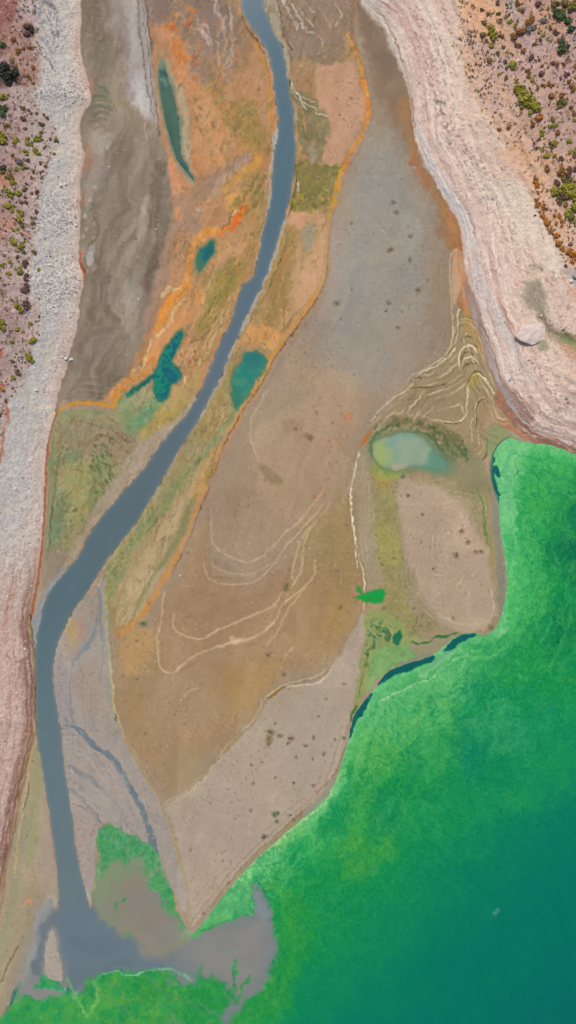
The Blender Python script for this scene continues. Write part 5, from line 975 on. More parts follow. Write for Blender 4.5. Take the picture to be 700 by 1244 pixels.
L("42,1198 50,1186 58,1184 66,1190 76,1198 80,1202 70,1204 56,1200 46,1202", (44,158,92), a=.9, soft=2, warp=1.5)
LL(["60,1200,1 68,1204,1.4 76,1202,1.4 80,1198,1"], (140,206,170), a=.8, soft=1.2)
LL(["80,1190,1.4 86,1196,2 92,1206,2.4 98,1220,2.6 106,1232,2.4","106,1232,2 116,1222,2 118,1206,2 114,1196,1.6"], (120,188,110), a=.75, soft=2, warp=1.4)
LL(["110,1198,1.6 112,1212,1.4","82,1198,1.2 82,1206,1"], (40,130,110), a=.7, soft=1.5)
LL(["24,1196,2 20,1206,2 28,1216,2"], (40,160,110), a=.6, soft=2.5)
L("596,1106 604,1104 606,1108 600,1110", (150,180,180), a=.35, soft=2, warp=1.5)
_TL = ["576,771,2 564,774,3.4 554,780,3.6 546,787,2.4 540,791,1.2","526,800,2 512,804,3.4 496,810,4 480,815,4.4 466,824,3.6 460,830,2","452,843,1.4 446,852,2.4 436,866,3 428,880,3 425,892,2","600,556,1 598,572,1.6 601,588,2 604,600,1.6","602,566,1.4 606,578,2 602,574,1.4","605,604,1 604,614,1 604,626,.6","20,1198,1.6 14,1212,3 8,1222,3 4,1228,1.6"]
Wc = resample(Wc, 1.6 * q1 + 2.0 * WX2 + 3.0 * fbm(X / 13, Y / 13, 4, 531), 1.6 * q2 + 2.0 * WY2 + 3.0 * fbm(X / 13, Y / 13, 4, 532))
Wc = np.clip(Wc + .5 * (Wc - blur(Wc, 2)), 0, 1).astype(np.float32)
gmk = sstep(.06, .18, Wc[..., 1] - Wc[..., 0]) * sstep(360, 330, X) * sstep(985, 1000, Y)
Wc += (gmk * (.05 * s1 + .075 * s2))[..., None] * np.array([1.1, .9, .5], np.float32)
mix(Wc, .45 * gmk * sstep(.0, .6, fbm((X + 14 * WX1) / 11, (Y + 14 * WY1) / 14, 5, 541)), (92/255, 166/255, 78/255))
mix(Wc, .40 * gmk * sstep(.1, .7, fbm((X + 14 * WX1) / 10 + 9, (Y + 14 * WY1) / 16, 5, 542)), (22/255, 140/255, 84/255))
mix(Wc, .35 * gmk * sstep(.80, .98, ridge((X + 6 * WX1) / 8, (Y + 6 * WY1) / 10, 543, 3)), (12/255, 126/255, 74/255))
LL(_TL, TEAL, a=.92, soft=1.8, warp=.8, fine=.3, w=1.2, tx=(12,.1))
pl_ = sstep(1085, 1130, Y) * sstep(345, 320, X) * sstep(1215, 1180, Y)
Wc += (pl_ * .020 * fbm((X + 20 * WX1) / 30, (Y + 12 * WY1) / 12, 4, 533))[..., None]
bz = (sstep(1080, 1110, Y) * sstep(360, 330, X) * .8)[..., None] * np.clip(.5 + 1.2 * n_mid, .15, 1)[..., None]
Wc = (Wc * (1 - bz) + blur(blur(Wc, 2), 2) * bz).astype(np.float32)
w1 = fbm((X * .8 + Y * .6 + 16 * WX1) / 34, (Y * .8 - X * .6 + 16 * WY1) / 7, 5, 561)
mix(Wc, .5 * sstep(.22, .6, w1) * sstep(1150, 1190, Y) * sstep(345, 300, X) * sstep(90, 120, X), (122/255, 136/255, 126/255))
mix(Wc, .35 * sstep(.25, .6, -w1) * sstep(1130, 1170, Y) * sstep(340, 310, X) * sstep(200, 230, X), (74/255, 150/255, 96/255))
# ================================================================== river colour
rv = ramp(Y, [(-60, (66,98,118)), (250, (78,106,122)), (450, (94,110,124)), (620, (90,108,117)), (740, (88,110,120)), (900, (100,119,128)), (1100, (106,122,130))])
rv += (.009 * fbm((X * .9 + Y * .35) / 7, (Y * .9 - X * .35) / 60, 4, 601) + .006 * s2)[..., None]  # faint streaks of sheen painted into the river colour
RM = D_RIV < np.minimum(D_LAKE, 6)
em = (.25 * sstep(-5, 1, D_RIV))[..., None]
rv = rv * (1 - em) + np.array([140, 148, 152]) / 255 * em
a_ = (sstep(14, 0, D_RIV) * sstep(1, 0, D_LAKE) )
blendm = sstep(1086, 1104, Y)[..., None]
rv = rv * (1 - blendm) + Wc * blendm
# ================================================================== ponds
pc = {}
def pond(k, c1, c2, vs=6, seed=1, edge=None):
    n = np.clip(.5 + 1.2 * fbm(X / vs, Y / vs, 3, seed), 0, 1)[..., None]
    c = (np.array(c1) * (1 - n) + np.array(c2) * n) / 255
    if edge: e = sstep(-edge[1], 0, D_POND[k])[..., None]; c = c * (1 - e) + np.array(edge[0]) / 255 * e
    pc[k] = c.astype(np.float32)
pond('long', (62,100,86), (54,92,82), 9, 701, ((40,82,82), 3.5))
pond('small', (18,106,112), (44,122,110), 5, 702, ((60,110,90), 4))
pond('forked', (6,92,112), (26,136,108), 3.2, 703, ((12,84,84), 2))
pond('wide', (40,126,120), (70,138,112), 8, 704, ((52,118,100), 2.5))
pond('pale', (140,162,140), (152,166,146), 12, 705)
pond('green', (18,160,72), (30,152,64), 6, 706)
WR = np.where(RM[..., None], rv, Wc)
for k in PP: m = D_POND[k] < np.minimum(np.minimum(8, D_LAKE + 8), D_RIV); WR = np.where(m[..., None], pc[k], WR)
Wc[:] = WR
GB = (G + np.roll(G, 2, 0) + np.roll(G, -2, 0) + np.roll(G, 2, 1) + np.roll(G, -2, 1)) / 5
for k in PP:
    w_ = {'pale': 5, 'wide': 2.6, 'long': 2.6}.get(k, 2.2)
    m = sstep(-w_, 1.0, D_POND[k] + 1.2 * WX2) * (D_POND[k] < 5) * .8; mix(Wc, m, GB)
m = .55 * sstep(-1.6, 1.0, D_RIV + .6 * WX2) * (D_RIV < 5) * (D_LAKE > 3); mix(Wc, m, GB)
em_ = sstep(112, 120, X) * sstep(236, 226, X) * sstep(1110, 1080, Y) + sstep(100, 60, X) * sstep(1085, 1100, Y)
m = .85 * em_ * sstep(-7, 1.0, D_LAKE + 3 * WX2) * (D_LAKE < 5) * np.clip(.4 + 1.2 * n_mid, 0, 1); mix(Wc, m, GB)
# extra colours inside ponds
fill("520,540 534,546 548,560 556,568 548,578 524,576", (108,132,104), a=.6, soft=7, warp=4)
fill("452,540 464,534 476,548 474,566 460,566 452,556", (158,176,102), a=.8, soft=7, warp=3, C=Wc)
fill("476,528 498,525 504,530 486,534 474,542 466,538", (122,162,148), a=.7, soft=4, warp=3, C=Wc)
fill("524,546 546,560 546,576 520,574 500,570 520,562", (92,140,118), a=.8, soft=5, warp=3, C=Wc)
fill("480,566 488,562 494,566 490,574 478,572", (190,166,140), a=.6, soft=3, C=Wc)
line("194,86,2.4 199,88,2.6 203,92,1.6", (18,72,84), a=.9, soft=1.6, warp=1, C=Wc)
line("196,96,1.6 200,98,2 203,104,1.4", (120,166,160), a=.6, soft=2.4, warp=1.4, C=Wc)
line("198,74,2.6 197,82,3", (108,134,110), a=.7, soft=2.5, C=Wc)
line("212,190,1.4 216,194,1.6 223,202,1.6 230,210,1.6 235,218,1.4", (22,84,92), a=.85, soft=1.4, warp=1, C=Wc)
line("204,140,3 206,155,3 210,172,3", (44,84,72), a=.6, soft=4, C=Wc)
fill("250,298 258,295 258,306 250,314 246,318", (8,90,98), a=.8, soft=3, C=Wc)
line("241,328,2 243,320,3 240,310,1.5", (70,112,84), a=.7, soft=2.4, C=Wc)
fill("200,444 208,448 216,458 210,464 202,460 198,452", (14,92,120), a=.6, soft=3, warp=2, C=Wc)
line("160,476,2 172,467,2 182,460,1.5", (38,96,76), a=.6, soft=2, C=Wc)
fill("188,462 194,462 196,478 192,482 188,474", (28,138,104), a=.6, soft=3, warp=2, C=Wc)
fill("298,430 312,428 320,438 308,446 296,440", (34,108,112), a=.6, soft=4, warp=2, C=Wc)
fill("280,470 296,480 290,496 282,490", (56,122,92), a=.6, soft=4, warp=2, C=Wc)
OUTD = np.hypot(np.maximum(np.abs(XR - 350) - 385, 0), np.maximum(np.abs(YR - 622) - 660, 0))
of = sstep(0, 60, OUTD)
far = ramp(fbm(XR / 260, YR / 260, 5, 971) + .3 * fbm(XR / 40, YR / 40, 4, 972), [(-.7, (128,92,80)), (-.3, (176,146,130)), (0, (196,164,148)), (.3, (206,182,166)), (.7, (150,120,92))])

G[:] = G * (1 - of[..., None] * .85) + far * of[..., None] * .85
G[:] = np.clip(G, .02, .98); Wc[:] = np.clip(Wc, 0, .98)

# ================================================================== wet mask, heights
DW = np.minimum(D_LAKE, D_RIV)
for k in PP: DW = np.minimum(DW, D_POND[k])
WET = DW < 0
# ================================================================== terrain heights (metres)
dland = np.maximum(DW, 0)
Zt = np.where(DW > 0, 0.55 * (1 - np.exp(-dland / 30.0)), -1.6 * (1 - np.exp(np.minimum(DW, 0) / 25.0)))
Zt += np.where(DW > 0, DZ, 0) * sstep(0, 4, DW)
Zt += mudm * (0.10 * patch * sstep(2, 30, DW) + 0.012 * grain * sstep(0, 4, DW))
def rise(D, k, far): D = np.maximum(D, 0) * U; return k * D * (1 / (1 + (D / far) ** 2) ** .5) * 1.0 + 0
benchR = .22 * np.sin(RB / 2.6 + 2.2 * fbm(RBs / 60, RB / 30, 2, 901)) * np.clip(.5 + fbm(RBs / 40, RB / 9, 2, 902), 0, 1)
hR = .30 * np.maximum(RB, 0) * U / (1 + np.maximum(RB, 0) * U / 180) + sstep(1, 8, RB) * (benchR + .16 * n_mid + .08 * n_fine + .06 * grain + .10 * st1 * sstep(60, 25, RB))
hL = .30 * np.maximum(LB, 0) * U / (1 + np.maximum(LB, 0) * U / 180) + sstep(1, 8, LB) * (.16 * n_mid + .11 * n_fine + .07 * grain)
gul = np.exp(-((dist(X, Y, pts("652,330,0 650,385,0 664,402,0 690,414,0 720,425,0"))) / 7.0) ** 2)
hR -= .9 * gul * sstep(30, 50, RB)
Zt += np.where(RB > 0, hR, 0) + np.where(LB > 0, hL, 0)
OUT = np.hypot(np.maximum(np.abs(XR - 350) - 410, 0), np.maximum(np.abs(YR - 622) - 682, 0))
hill = sstep(300, 6000, OUT) * 60 * (1 + .6 * fbm(XR / 1500, YR / 1500, 3, 950))
Zt += np.where((DW > 0) & (np.maximum(LB, RB) > 0), hill, 0)
ROCK = np.clip(sstep(0, 6, LB) + sstep(0, 6, RB), 0, 1).astype(np.float32)

PXW = (XR - 350) * U; PYW = -(YR - 622) * U
PERS = np.where(OUT < 1, (CAMH - Zt) / CAMH, 1 - sstep(0, 1, 1) * Zt / CAMH * (OUT < 400))
GX, GY = PXW * PERS, PYW * PERS
def ground_at(px, py):
    i = int(np.clip(np.searchsorted(XS, px), 0, NX - 1)); j = int(np.clip(np.searchsorted(YS, py), 0, NY - 1))
    return float(GX[j, i]), float(GY[j, i]), float(Zt[j, i])

def lin(c):
    c = np.clip(c, 0, 1); return np.where(c <= .04045, c / 12.92, ((c + .055) / 1.055) ** 2.4).astype(np.float32)
def props(o, label=None, cat=None, group=None, kind=None):
    if label: o['label'] = label
    if cat: o['category'] = cat
    if group: o['group'] = group
    if kind: o['kind'] = kind
    return o

# ------------------------------------------------------------------ materials
def nodes(name, rough=.9, spec=.3):
    m = bpy.data.materials.new(name); m.use_nodes = True
    b = m.node_tree.nodes['Principled BSDF']; b.inputs['Roughness'].default_value = rough; b.inputs['Specular IOR Level'].default_value = spec
    return m, m.node_tree, b
def add(t, kind, **k):
    n = t.nodes.new(kind)
    for a_, v in k.items(): setattr(n, a_, v)
    return n
def math_(t, op, a, b):
    n = add(t, 'ShaderNodeMath', operation=op)
    for i, v in enumerate((a, b)):
        if isinstance(v, (int, float)): n.inputs[i].default_value = v
        elif v is not None: t.links.new(v, n.inputs[i])
    return n.outputs[0]
def noise_(t, scale, detail=4, vec=None, rough=.6):
    n = add(t, 'ShaderNodeTexNoise'); n.inputs['Scale'].default_value = scale; n.inputs['Detail'].default_value = detail; n.inputs['Roughness'].default_value = rough
    if vec: t.links.new(vec, n.inputs['Vector'])
    return n.outputs['Fac']
def scale_col(t, col, fac):
    n = add(t, 'ShaderNodeVectorMath', operation='SCALE'); t.links.new(col, n.inputs[0]); t.links.new(fac, n.inputs['Scale']); return n.outputs[0]

def ground_material():
    m, t, b = nodes('dried_sediment_and_rock', .88, .25)
    at = add(t, 'ShaderNodeAttribute', attribute_name='sediment'); rk = add(t, 'ShaderNodeAttribute', attribute_name='rock')
    tc = add(t, 'ShaderNodeTexCoord'); P = tc.outputs['Object']
    fine = noise_(t, 2.2, 6, P, .7); mid = noise_(t, .35, 5, P, .6)
    vo = add(t, 'ShaderNodeTexVoronoi'); vo.inputs['Scale'].default_value = 1.9; vo.inputs['Randomness'].default_value = 1; t.links.new(P, vo.inputs['Vector'])
    sepc = add(t, 'ShaderNodeSeparateColor'); t.links.new(vo.outputs['Color'], sepc.inputs[0])
    # speckle: stronger on rock than on mud
    amp_f = math_(t, 'MULTIPLY_ADD', rk.outputs['Fac'], .85); amp_f.node.inputs[2].default_value = .10
    f = math_(t, 'MULTIPLY', math_(t, 'SUBTRACT', fine, .5), amp_f)
    g = math_(t, 'MULTIPLY', math_(t, 'SUBTRACT', mid, .5), .22)
    v = math_(t, 'MULTIPLY', math_(t, 'MULTIPLY', math_(t, 'SUBTRACT', sepc.outputs[0], .5), rk.outputs['Fac']), .15)
    s = math_(t, 'ADD', math_(t, 'ADD', math_(t, 'ADD', f, g), v), 1.0)
    t.links.new(scale_col(t, at.outputs['Color'], s), b.inputs['Base Color'])
    h = math_(t, 'ADD', math_(t, 'MULTIPLY', fine, .35), math_(t, 'MULTIPLY', math_(t, 'SUBTRACT', 1.0, vo.outputs['Distance']), .5))
    h2 = math_(t, 'MULTIPLY', h, math_(t, 'ADD', math_(t, 'MULTIPLY', rk.outputs['Fac'], .9), .05))
    bp = add(t, 'ShaderNodeBump'); bp.inputs['Strength'].default_value = .45; bp.inputs['Distance'].default_value = .22
    t.links.new(h2, bp.inputs['Height']); t.links.new(bp.outputs[0], b.inputs['Normal'])
    return m
def water_material(name, rough, bump, spk):
    m, t, b = nodes(name, rough, .2)
    at = add(t, 'ShaderNodeAttribute', attribute_name='sediment'); tc = add(t, 'ShaderNodeTexCoord'); P = tc.outputs['Object']
    n = noise_(t, 1.6, 6, P, .75); s = math_(t, 'ADD', math_(t, 'MULTIPLY', math_(t, 'SUBTRACT', n, .5), spk), 1.0)
    t.links.new(scale_col(t, at.outputs['Color'], s), b.inputs['Base Color'])
    bp = add(t, 'ShaderNodeBump'); bp.inputs['Strength'].default_value = bump; bp.inputs['Distance'].default_value = .05
    t.links.new(noise_(t, 1.1, 4, P), bp.inputs['Height']); t.links.new(bp.outputs[0], b.inputs['Normal'])
    return m
M_G = ground_material()
M_LAKE = water_material('algae_green_water', .2, .12, .30)
M_RIV = water_material('silty_river_water', .18, .08, .05)
M_POND = water_material('still_pond_water', .1, .02, .12)

# ------------------------------------------------------------------ grid meshes
def grid_mesh(name, cells, gx, gy, gz, col, mat, extra=None):
    """cells: bool (NY-1, NX-1)"""
    jj, ii = np.nonzero(cells)
    a = jj * NX + ii; quads = np.stack([a, a + NX, a + NX + 1, a + 1], 1)
    used = np.unique(quads); rem = np.full(NX * NY, -1, np.int64); rem[used] = np.arange(len(used)); quads = rem[quads]
    co = np.stack([gx.ravel()[used], gy.ravel()[used], gz.ravel()[used]], 1).astype(np.float32)
    me = bpy.data.meshes.new(name); n = len(quads)
    me.vertices.add(len(co)); me.vertices.foreach_set('co', co.ravel())
    me.loops.add(n * 4); me.loops.foreach_set('vertex_index', quads.ravel().astype(np.int32))
    me.polygons.add(n); me.polygons.foreach_set('loop_start', np.arange(0, n * 4, 4, dtype=np.int32))
    me.polygons.foreach_set('loop_total', np.full(n, 4, np.int32)); me.polygons.foreach_set('use_smooth', np.ones(n, bool))
    me.update(calc_edges=True); me.validate()
    ca = me.color_attributes.new('sediment', 'FLOAT_COLOR', 'POINT')
    c = np.ones((len(used), 4), np.float32); c[:, :3] = (lin(col) * ALB).reshape(-1, 3)[used]; ca.data.foreach_set('color', c.ravel())
    if extra is not None:
        at = me.attributes.new('rock', 'FLOAT', 'POINT'); at.data.foreach_set('value', extra.ravel()[used])
    me.materials.append(mat); o = bpy.data.objects.new(name, me); scene.collection.objects.link(o)
    return o
allc = np.ones((NY - 1, NX - 1), bool)
g = grid_mesh('ground', allc, GX, GY, Zt, G, M_G, ROCK); props(g, kind='structure')
def cc(D): return (D[:-1, :-1] + D[1:, :-1] + D[:-1, 1:] + D[1:, 1:]) / 4
Ds = [D_LAKE, D_RIV] + [D_POND[k] for k in PP]
cD = np.stack([cc(D) for D in Ds]); own = cD.argmin(0); mn = cD.min(0)
zero = np.zeros((NY, NX), np.float32)
lim = 4.0
o = grid_mesh('lake', (own == 0) & (mn < lim), PXW, PYW, zero, Wc, M_LAKE); props(o, kind='structure')
o = grid_mesh('river', (own == 1) & (mn < lim), PXW, PYW, zero, Wc, M_RIV); props(o, kind='structure')
for i, k in enumerate(PP): o = grid_mesh('pond', (own == 2 + i) & (mn < lim), PXW, PYW, zero, Wc, M_POND); props(o, kind='structure')

# ================================================================== things
def veg_mat(name, c1, c2):
    m, t, b = nodes(name, .75, .2)
    tc = add(t, 'ShaderNodeTexCoord'); oi = add(t, 'ShaderNodeObjectInfo'); ge = add(t, 'ShaderNodeNewGeometry')
    mx = add(t, 'ShaderNodeMix', data_type='RGBA'); mx.inputs[6].default_value = (*c1, 1); mx.inputs[7].default_value = (*c2, 1)
    f = math_(t, 'ADD', math_(t, 'MULTIPLY', noise_(t, 2.5, 3, tc.outputs['Object']), .7), math_(t, 'MULTIPLY', ge.outputs['Random Per Island'], .6))
    f = math_(t, 'ADD', f, math_(t, 'MULTIPLY_ADD', oi.outputs['Random'], .4)); f.node.inputs[1].default_value
    t.links.new(math_(t, 'SUBTRACT', f, .35), mx.inputs[0]); t.links.new(mx.outputs[2], b.inputs['Base Color'])
    return m
VM = {'g': veg_mat('yellow_green_leaves', (.085, .09, .012), (.24, .22, .03)),
      'o': veg_mat('olive_leaves', (.055, .055, .015), (.15, .13, .035)),
      'd': veg_mat('dark_green_leaves', (.02, .045, .02), (.06, .09, .035)),
      'r': veg_mat('rust_brown_leaves', (.10, .04, .012), (.24, .11, .035)),
      'R': veg_mat('orange_rust_leaves', (.16, .055, .01), (.38, .15, .03)),
      'm': veg_mat('maroon_twigs', (.05, .025, .022), (.14, .075, .06)),
      'y': veg_mat('grey_twigs', (.08, .07, .075), (.17, .15, .155)),
      'D': veg_mat('blackish_leaves', (.012, .014, .010), (.04, .04, .03))}
m_stem, t_, b_ = nodes('bark', .9, .2); b_.inputs['Base Color'].default_value = (.12, .075, .05, 1)

def tuft_mesh(name, seed, nleaf, mat, flat=.7, leaf=.17):
    """leafy dome of radius 1: many small bent leaf clumps through its volume, with lobes and gaps"""
    rs = random.Random(seed); lobes = [(rs.uniform(-.5, .5), rs.uniform(-.5, .5), rs.uniform(.1, .5), rs.uniform(.3, .55)) for _ in range(6)]
    V, F = [], []
    for _ in range(nleaf):
        lx, ly, lz, lr = lobes[rs.randrange(6)]
        v = Vector((rs.gauss(0, 1), rs.gauss(0, 1), rs.gauss(0, 1))).normalized() * lr * rs.uniform(.55, 1.1)
        c = Vector((lx, ly, lz * flat)) + Vector((v.x, v.y, v.z * flat)); c.z = max(c.z + .15, .03)
        n = (v.normalized() + Vector((rs.uniform(-.7, .7), rs.uniform(-.7, .7), rs.uniform(0, .9)))).normalized()
        tn = n.orthogonal().normalized(); tn.rotate(__import__('mathutils').Quaternion(n, rs.uniform(0, 6.28))); bt = n.cross(tn)
        s = leaf * rs.uniform(.6, 1.4); b0 = len(V)
        V += [c + tn * s, c + bt * s * .6 + n * s * .2, c - tn * s, c - bt * s * .6 + n * s * .2]; F.append((b0, b0 + 1, b0 + 2, b0 + 3))
    me = bpy.data.meshes.new(name); me.from_pydata(V, [], F); me.materials.append(mat); return me
def stem_mesh(seed):
    rs = random.Random(seed); bm = bmesh.new()
    for _ in range(5):
        th = rs.uniform(0, 6.28); tip = Vector((math.cos(th) * rs.uniform(.2, .5), math.sin(th) * rs.uniform(.2, .5), rs.uniform(.35, .6)))
        prev = None
        for k in range(4):
            u = k / 3; c = tip * u; r = .05 * (1 - .7 * u)
            ring = [bm.verts.new(c + Vector((math.cos(a_) * r, math.sin(a_) * r, 0))) for a_ in (0, 1.57, 3.14, 4.71)]
            if prev:
                for q in range(4): bm.faces.new((prev[q], prev[(q + 1) % 4], ring[(q + 1) % 4], ring[q]))
            prev = ring
    me = bpy.data.meshes.new('stem'); bm.to_mesh(me); bm.free(); me.materials.append(m_stem); return me
TM = {c: [tuft_mesh('foliage_' + VM[c].name, 40 + k, 330, VM[c]) for k in range(4)] for c in VM}
SM = [stem_mesh(k) for k in range(3)]

# shrubs read off the photograph: x y radius colour, in map units after scaling
SH = [(580, 0, 5.833, "92 200 30 g,35 245 22 o,38 160 16 o,115 265 28 g,95 325 20 g,158 255 18 r,60 285 12 o,140 370 14 o,185 330 12 o,75 95 12 o,148 95 16 o,145 22 14 m,30 65 12 m,85 430 18 r,195 435 14 m,245 465 30 g,205 480 14 o,268 185 16 g,205 115 12 g,225 150 14 g,205 30 10 o,292 68 14 g,275 12 20 r,310 225 28 r,262 255 24 r,320 75 14 m,288 320 18 r,322 360 16 r,150 525 12 g,200 545 14 o,272 570 14 g,300 625 38 g,330 690 46 g,380 405 18 m,400 310 14 o,465 248 14 g,432 222 12 g,440 275 12 m,370 140 28 r,370 205 24 y,470 150 20 y,515 195 14 o,555 230 20 m,600 350 34 d,600 300 26 d,570 85 30 d,600 110 30 d,640 150 28 d,655 205 22 d,545 35 30 o,620 25 30 o,665 55 30 o,690 20 26 o,430 30 22 m,360 510 16 r,360 540 14 r,450 520 20 m,465 602 14 r,500 590 16 r,520 612 16 r,420 620 12 o,385 560 16 g,435 425 10 m,460 465 10 m,500 475 10 y,538 445 14 m,605 450 14 r,625 535 18 m,645 580 16 r,670 620 22 r,690 545 10 g,690 470 16 r,350 190 12 m,575 285 14 r,520 680 24 r,590 680 20 r"),
 (580, 120, 5.833, "375 20 36 g,405 60 34 g,370 100 18 g,435 130 26 R,320 62 20 g,430 40 18 o,385 180 20 r,525 150 18 o,545 190 18 g,508 198 14 g,460 230 14 g,455 255 14 g,437 280 12 o,568 235 18 r,545 320 18 g,522 345 14 o,510 310 12 m,495 405 18 g,548 402 15 g,585 412 12 m,645 300 16 g,648 375 14 g,690 365 16 g,690 400 16 r,495 490 20 r,455 362 12 g,418 345 12 m,398 312 10 m,685 150 14 g,685 100 18 r,655 60 14 o,575 20 20 o,610 25 20 o,580 50 14 o,220 205 16 r,152 215 14 r,413 600 20 R,412 570 14 r,424 662 12 R,595 530 28 r,560 590 20 m,550 640 22 g,610 630 36 g,660 625 34 g,690 660 30 g,640 580 30 o,650 500 18 m,645 540 22 m,690 500 16 m,630 680 30 o,690 590 20 o"),
 (580, 230, 5.833, "550 20 26 g,575 70 24 o,610 40 26 m,650 20 34 g,685 60 34 g,690 130 34 g,640 170 26 g,660 200 26 o,690 220 20 g,620 110 16 r,412 70 14 R,430 100 18 R,472 125 20 R,440 160 10 r,460 190 18 R,475 215 18 R,495 240 20 R,515 280 16 R,550 240 16 R,545 185 12 r,578 190 16 R,595 225 16 R,600 255 14 R,555 330 20 R,575 375 20 R,605 425 16 R,655 450 26 R,690 460 18 R,680 505 20 R,620 540 12 m,403 185 9 m,655 380 16 y"),
 (0, 0, 6.364, "100 300 20 r,140 395 18 r,180 370 16 r,225 365 16 r,95 465 16 r,260 520 18 r,205 580 14 r,235 605 14 r,250 640 14 r,15 350 22 d,60 570 56 D,120 560 30 D,20 520 40 D,210 210 26 m,240 230 24 D,200 265 20 m,70 640 26 D"),
 (0, 110, 6.364, "15 50 26 g,20 130 30 d,10 175 30 d,20 350 30 g,10 395 26 g,178 130 18 o,220 150 12 r,238 178 12 r,285 172 10 m,178 220 20 m,40 268 18 o,70 268 10 r,320 258 20 o,192 288 14 o,205 370 16 g,198 405 16 g,240 405 18 g,280 365 22 g,318 320 14 o,318 370 16 o,300 385 14 g,125 378 20 g,105 395 12 g,270 455 22 g,290 480 22 g,188 460 18 g,210 488 16 g,90 500 12 m,130 545 20 y,165 560 16 y,212 535 14 m,180 598 18 g,125 602 14 g,75 610 14 g,75 660 24 o,25 595 22 D,25 630 20 o,260 625 12 r,240 670 12 r,85 685 16 r,348 585 12 r,415 485 10 r,430 385 16 o,385 375 12 o,360 205 14 r,335 180 12 r"),
 (0, 220, 6.364, "55 70 26 g,80 100 22 g,135 92 24 g,90 10 18 g,198 15 12 m,190 70 16 m,245 95 14 r,285 85 16 m,195 125 12 m,195 165 14 m,165 160 14 m,60 195 22 g,85 225 16 g,108 185 12 g,150 230 20 g,165 260 18 g,140 295 24 g,275 230 14 m,170 340 20 o,248 320 14 o,105 380 12 g,130 365 12 g,160 402 12 r,100 475 24 g,160 490 20 g,150 515 18 g,175 535 16 o,255 545 18 o,130 590 14 m,185 625 22 m,190 655 18 m,75 620 16 g,15 645 16 g,115 675 12 g,155 680 18 g,293 680 12 g"),
 (0, 330, 6.364, "75 10 16 g,155 12 20 o,200 20 18 m,200 60 16 m,195 130 26 m,200 100 18 m,130 265 26 g,155 290 20 g,195 250 26 m,210 275 20 m,305 345 10 m,235 400 14 g,130 442 16 g,172 452 12 g,88 540 18 g,250 530 26 g,10 385 24 g,10 430 26 g,125 635 10 g,205 645 20 g,220 665 20 g,245 685 16 g,100 690 14 o"),
 (0, 440, 5.833, "125 70 16 m,92 102 14 g,40 272 12 m,15 190 16 R")]
shr = []
for ox, oy, zf, s in SH:
    for q in s.split(','):
        a_, b_, r_, c_ = q.split(); shr.append((ox + float(a_) / zf, oy + float(b_) / zf, float(r_) / zf, c_))
shr.sort(key=lambda s: -s[2])
rs = random.Random(9)
CN = {'g': 'yellow-green', 'o': 'olive', 'd': 'dark green', 'r': 'rust-brown', 'R': 'orange-rust', 'm': 'maroon-brown', 'y': 'grey twiggy', 'D': 'blackish'}
LMK = [(8, 90, 'the blackish left thicket'), (4, 135, 'the dark left-edge bush'), (45, 170, 'the green cluster by white gravel'),
       (20, 235, 'the upper left green bushes'), (24, 262, 'the left green pair'), (24, 300, 'the left bush column'), (28, 372, 'the green and maroon pair'), (35, 433, 'the lowest left clump'), (2, 395, 'the edge-cut left bush'),
       (598, 45, 'the bushes on peach soil'), (622, 80, 'the bush by bare soil'), (634, 115, 'the brightest green bushes'), (645, 130, 'the mid slope greens'), (682, 55, 'the dark upper right bush'), (685, 22, 'the top right thicket'),
       (690, 232, 'the big right thicket'), (665, 265, 'the row of orange bushes'), (692, 305, 'the lowest orange bushes'), (665, 204, 'the round rust bush'), (664, 190, 'the small green pair'), (631, 38, 'the bush by pale track')]
LMK2 = [(328, 893, 'the tongue weed patch'), (334, 990, 'the lower green weeds'), (347, 715, 'the ripple-ridge clump'), (409, 368, 'the lone grey-flat clod'), (377, 533, 'the brown spots mid flat'), (338, 575, 'the long green stain'), (174, 757, 'the orange-rim clump'), (448, 722, 'the bright green pool'), (496, 602, 'the pale pond'), (560, 655, 'the ringed mud mound'), (508, 352, 'the right bank foot'), (326, 796, 'the white ripple lines'), (418, 896, 'the teal shore slot'), (410, 120, 'the pink mud patch'), (160, 290, 'the dark left flat'), (150, 840, 'the west rim of the tongue'), (250, 1100, 'the tongue tip')]
used_l = {}
def locate(x, y, lm, head):
    best = min(lm, key=lambda l: math.hypot(l[0] - x, l[1] - y)); dx, dy = x - best[0], y - best[1]; d = math.hypot(dx, dy)
    if d < 4: w_ = 'at'
    else:
        v = 'above' if dy < -.4 * d else ('below' if dy > .4 * d else ''); h = 'left of' if dx < -.4 * d else ('right of' if dx > .4 * d else '')
        w_ = (v + (' and ' if v and h else '') + h)
        w_ = ('just ' if d < 14 else '' if d < 32 else 'far ') + w_
    k = f"{head} {w_} {best[2]}"
    return k, d
ORD = ['nearest', 'second nearest', 'third nearest', 'fourth nearest', 'fifth nearest', 'sixth nearest', 'seventh nearest', 'eighth nearest', 'ninth nearest', 'tenth nearest', 'eleventh nearest', 'twelfth nearest']
def label_all(objs, lm):
    """objs: (object, x, y, head)"""
    by = {}
    for o, x, y, head in objs:
        k, d = locate(x, y, lm, head); by.setdefault(k, []).append((d, x, o))
    for k, L_ in by.items():
        L_.sort(key=lambda q: q[:2])
        for i, (d, x, o) in enumerate(L_): o['label'] = k if len(L_) == 1 else f"{k}, {ORD[min(i, 11)]}"
todo = []
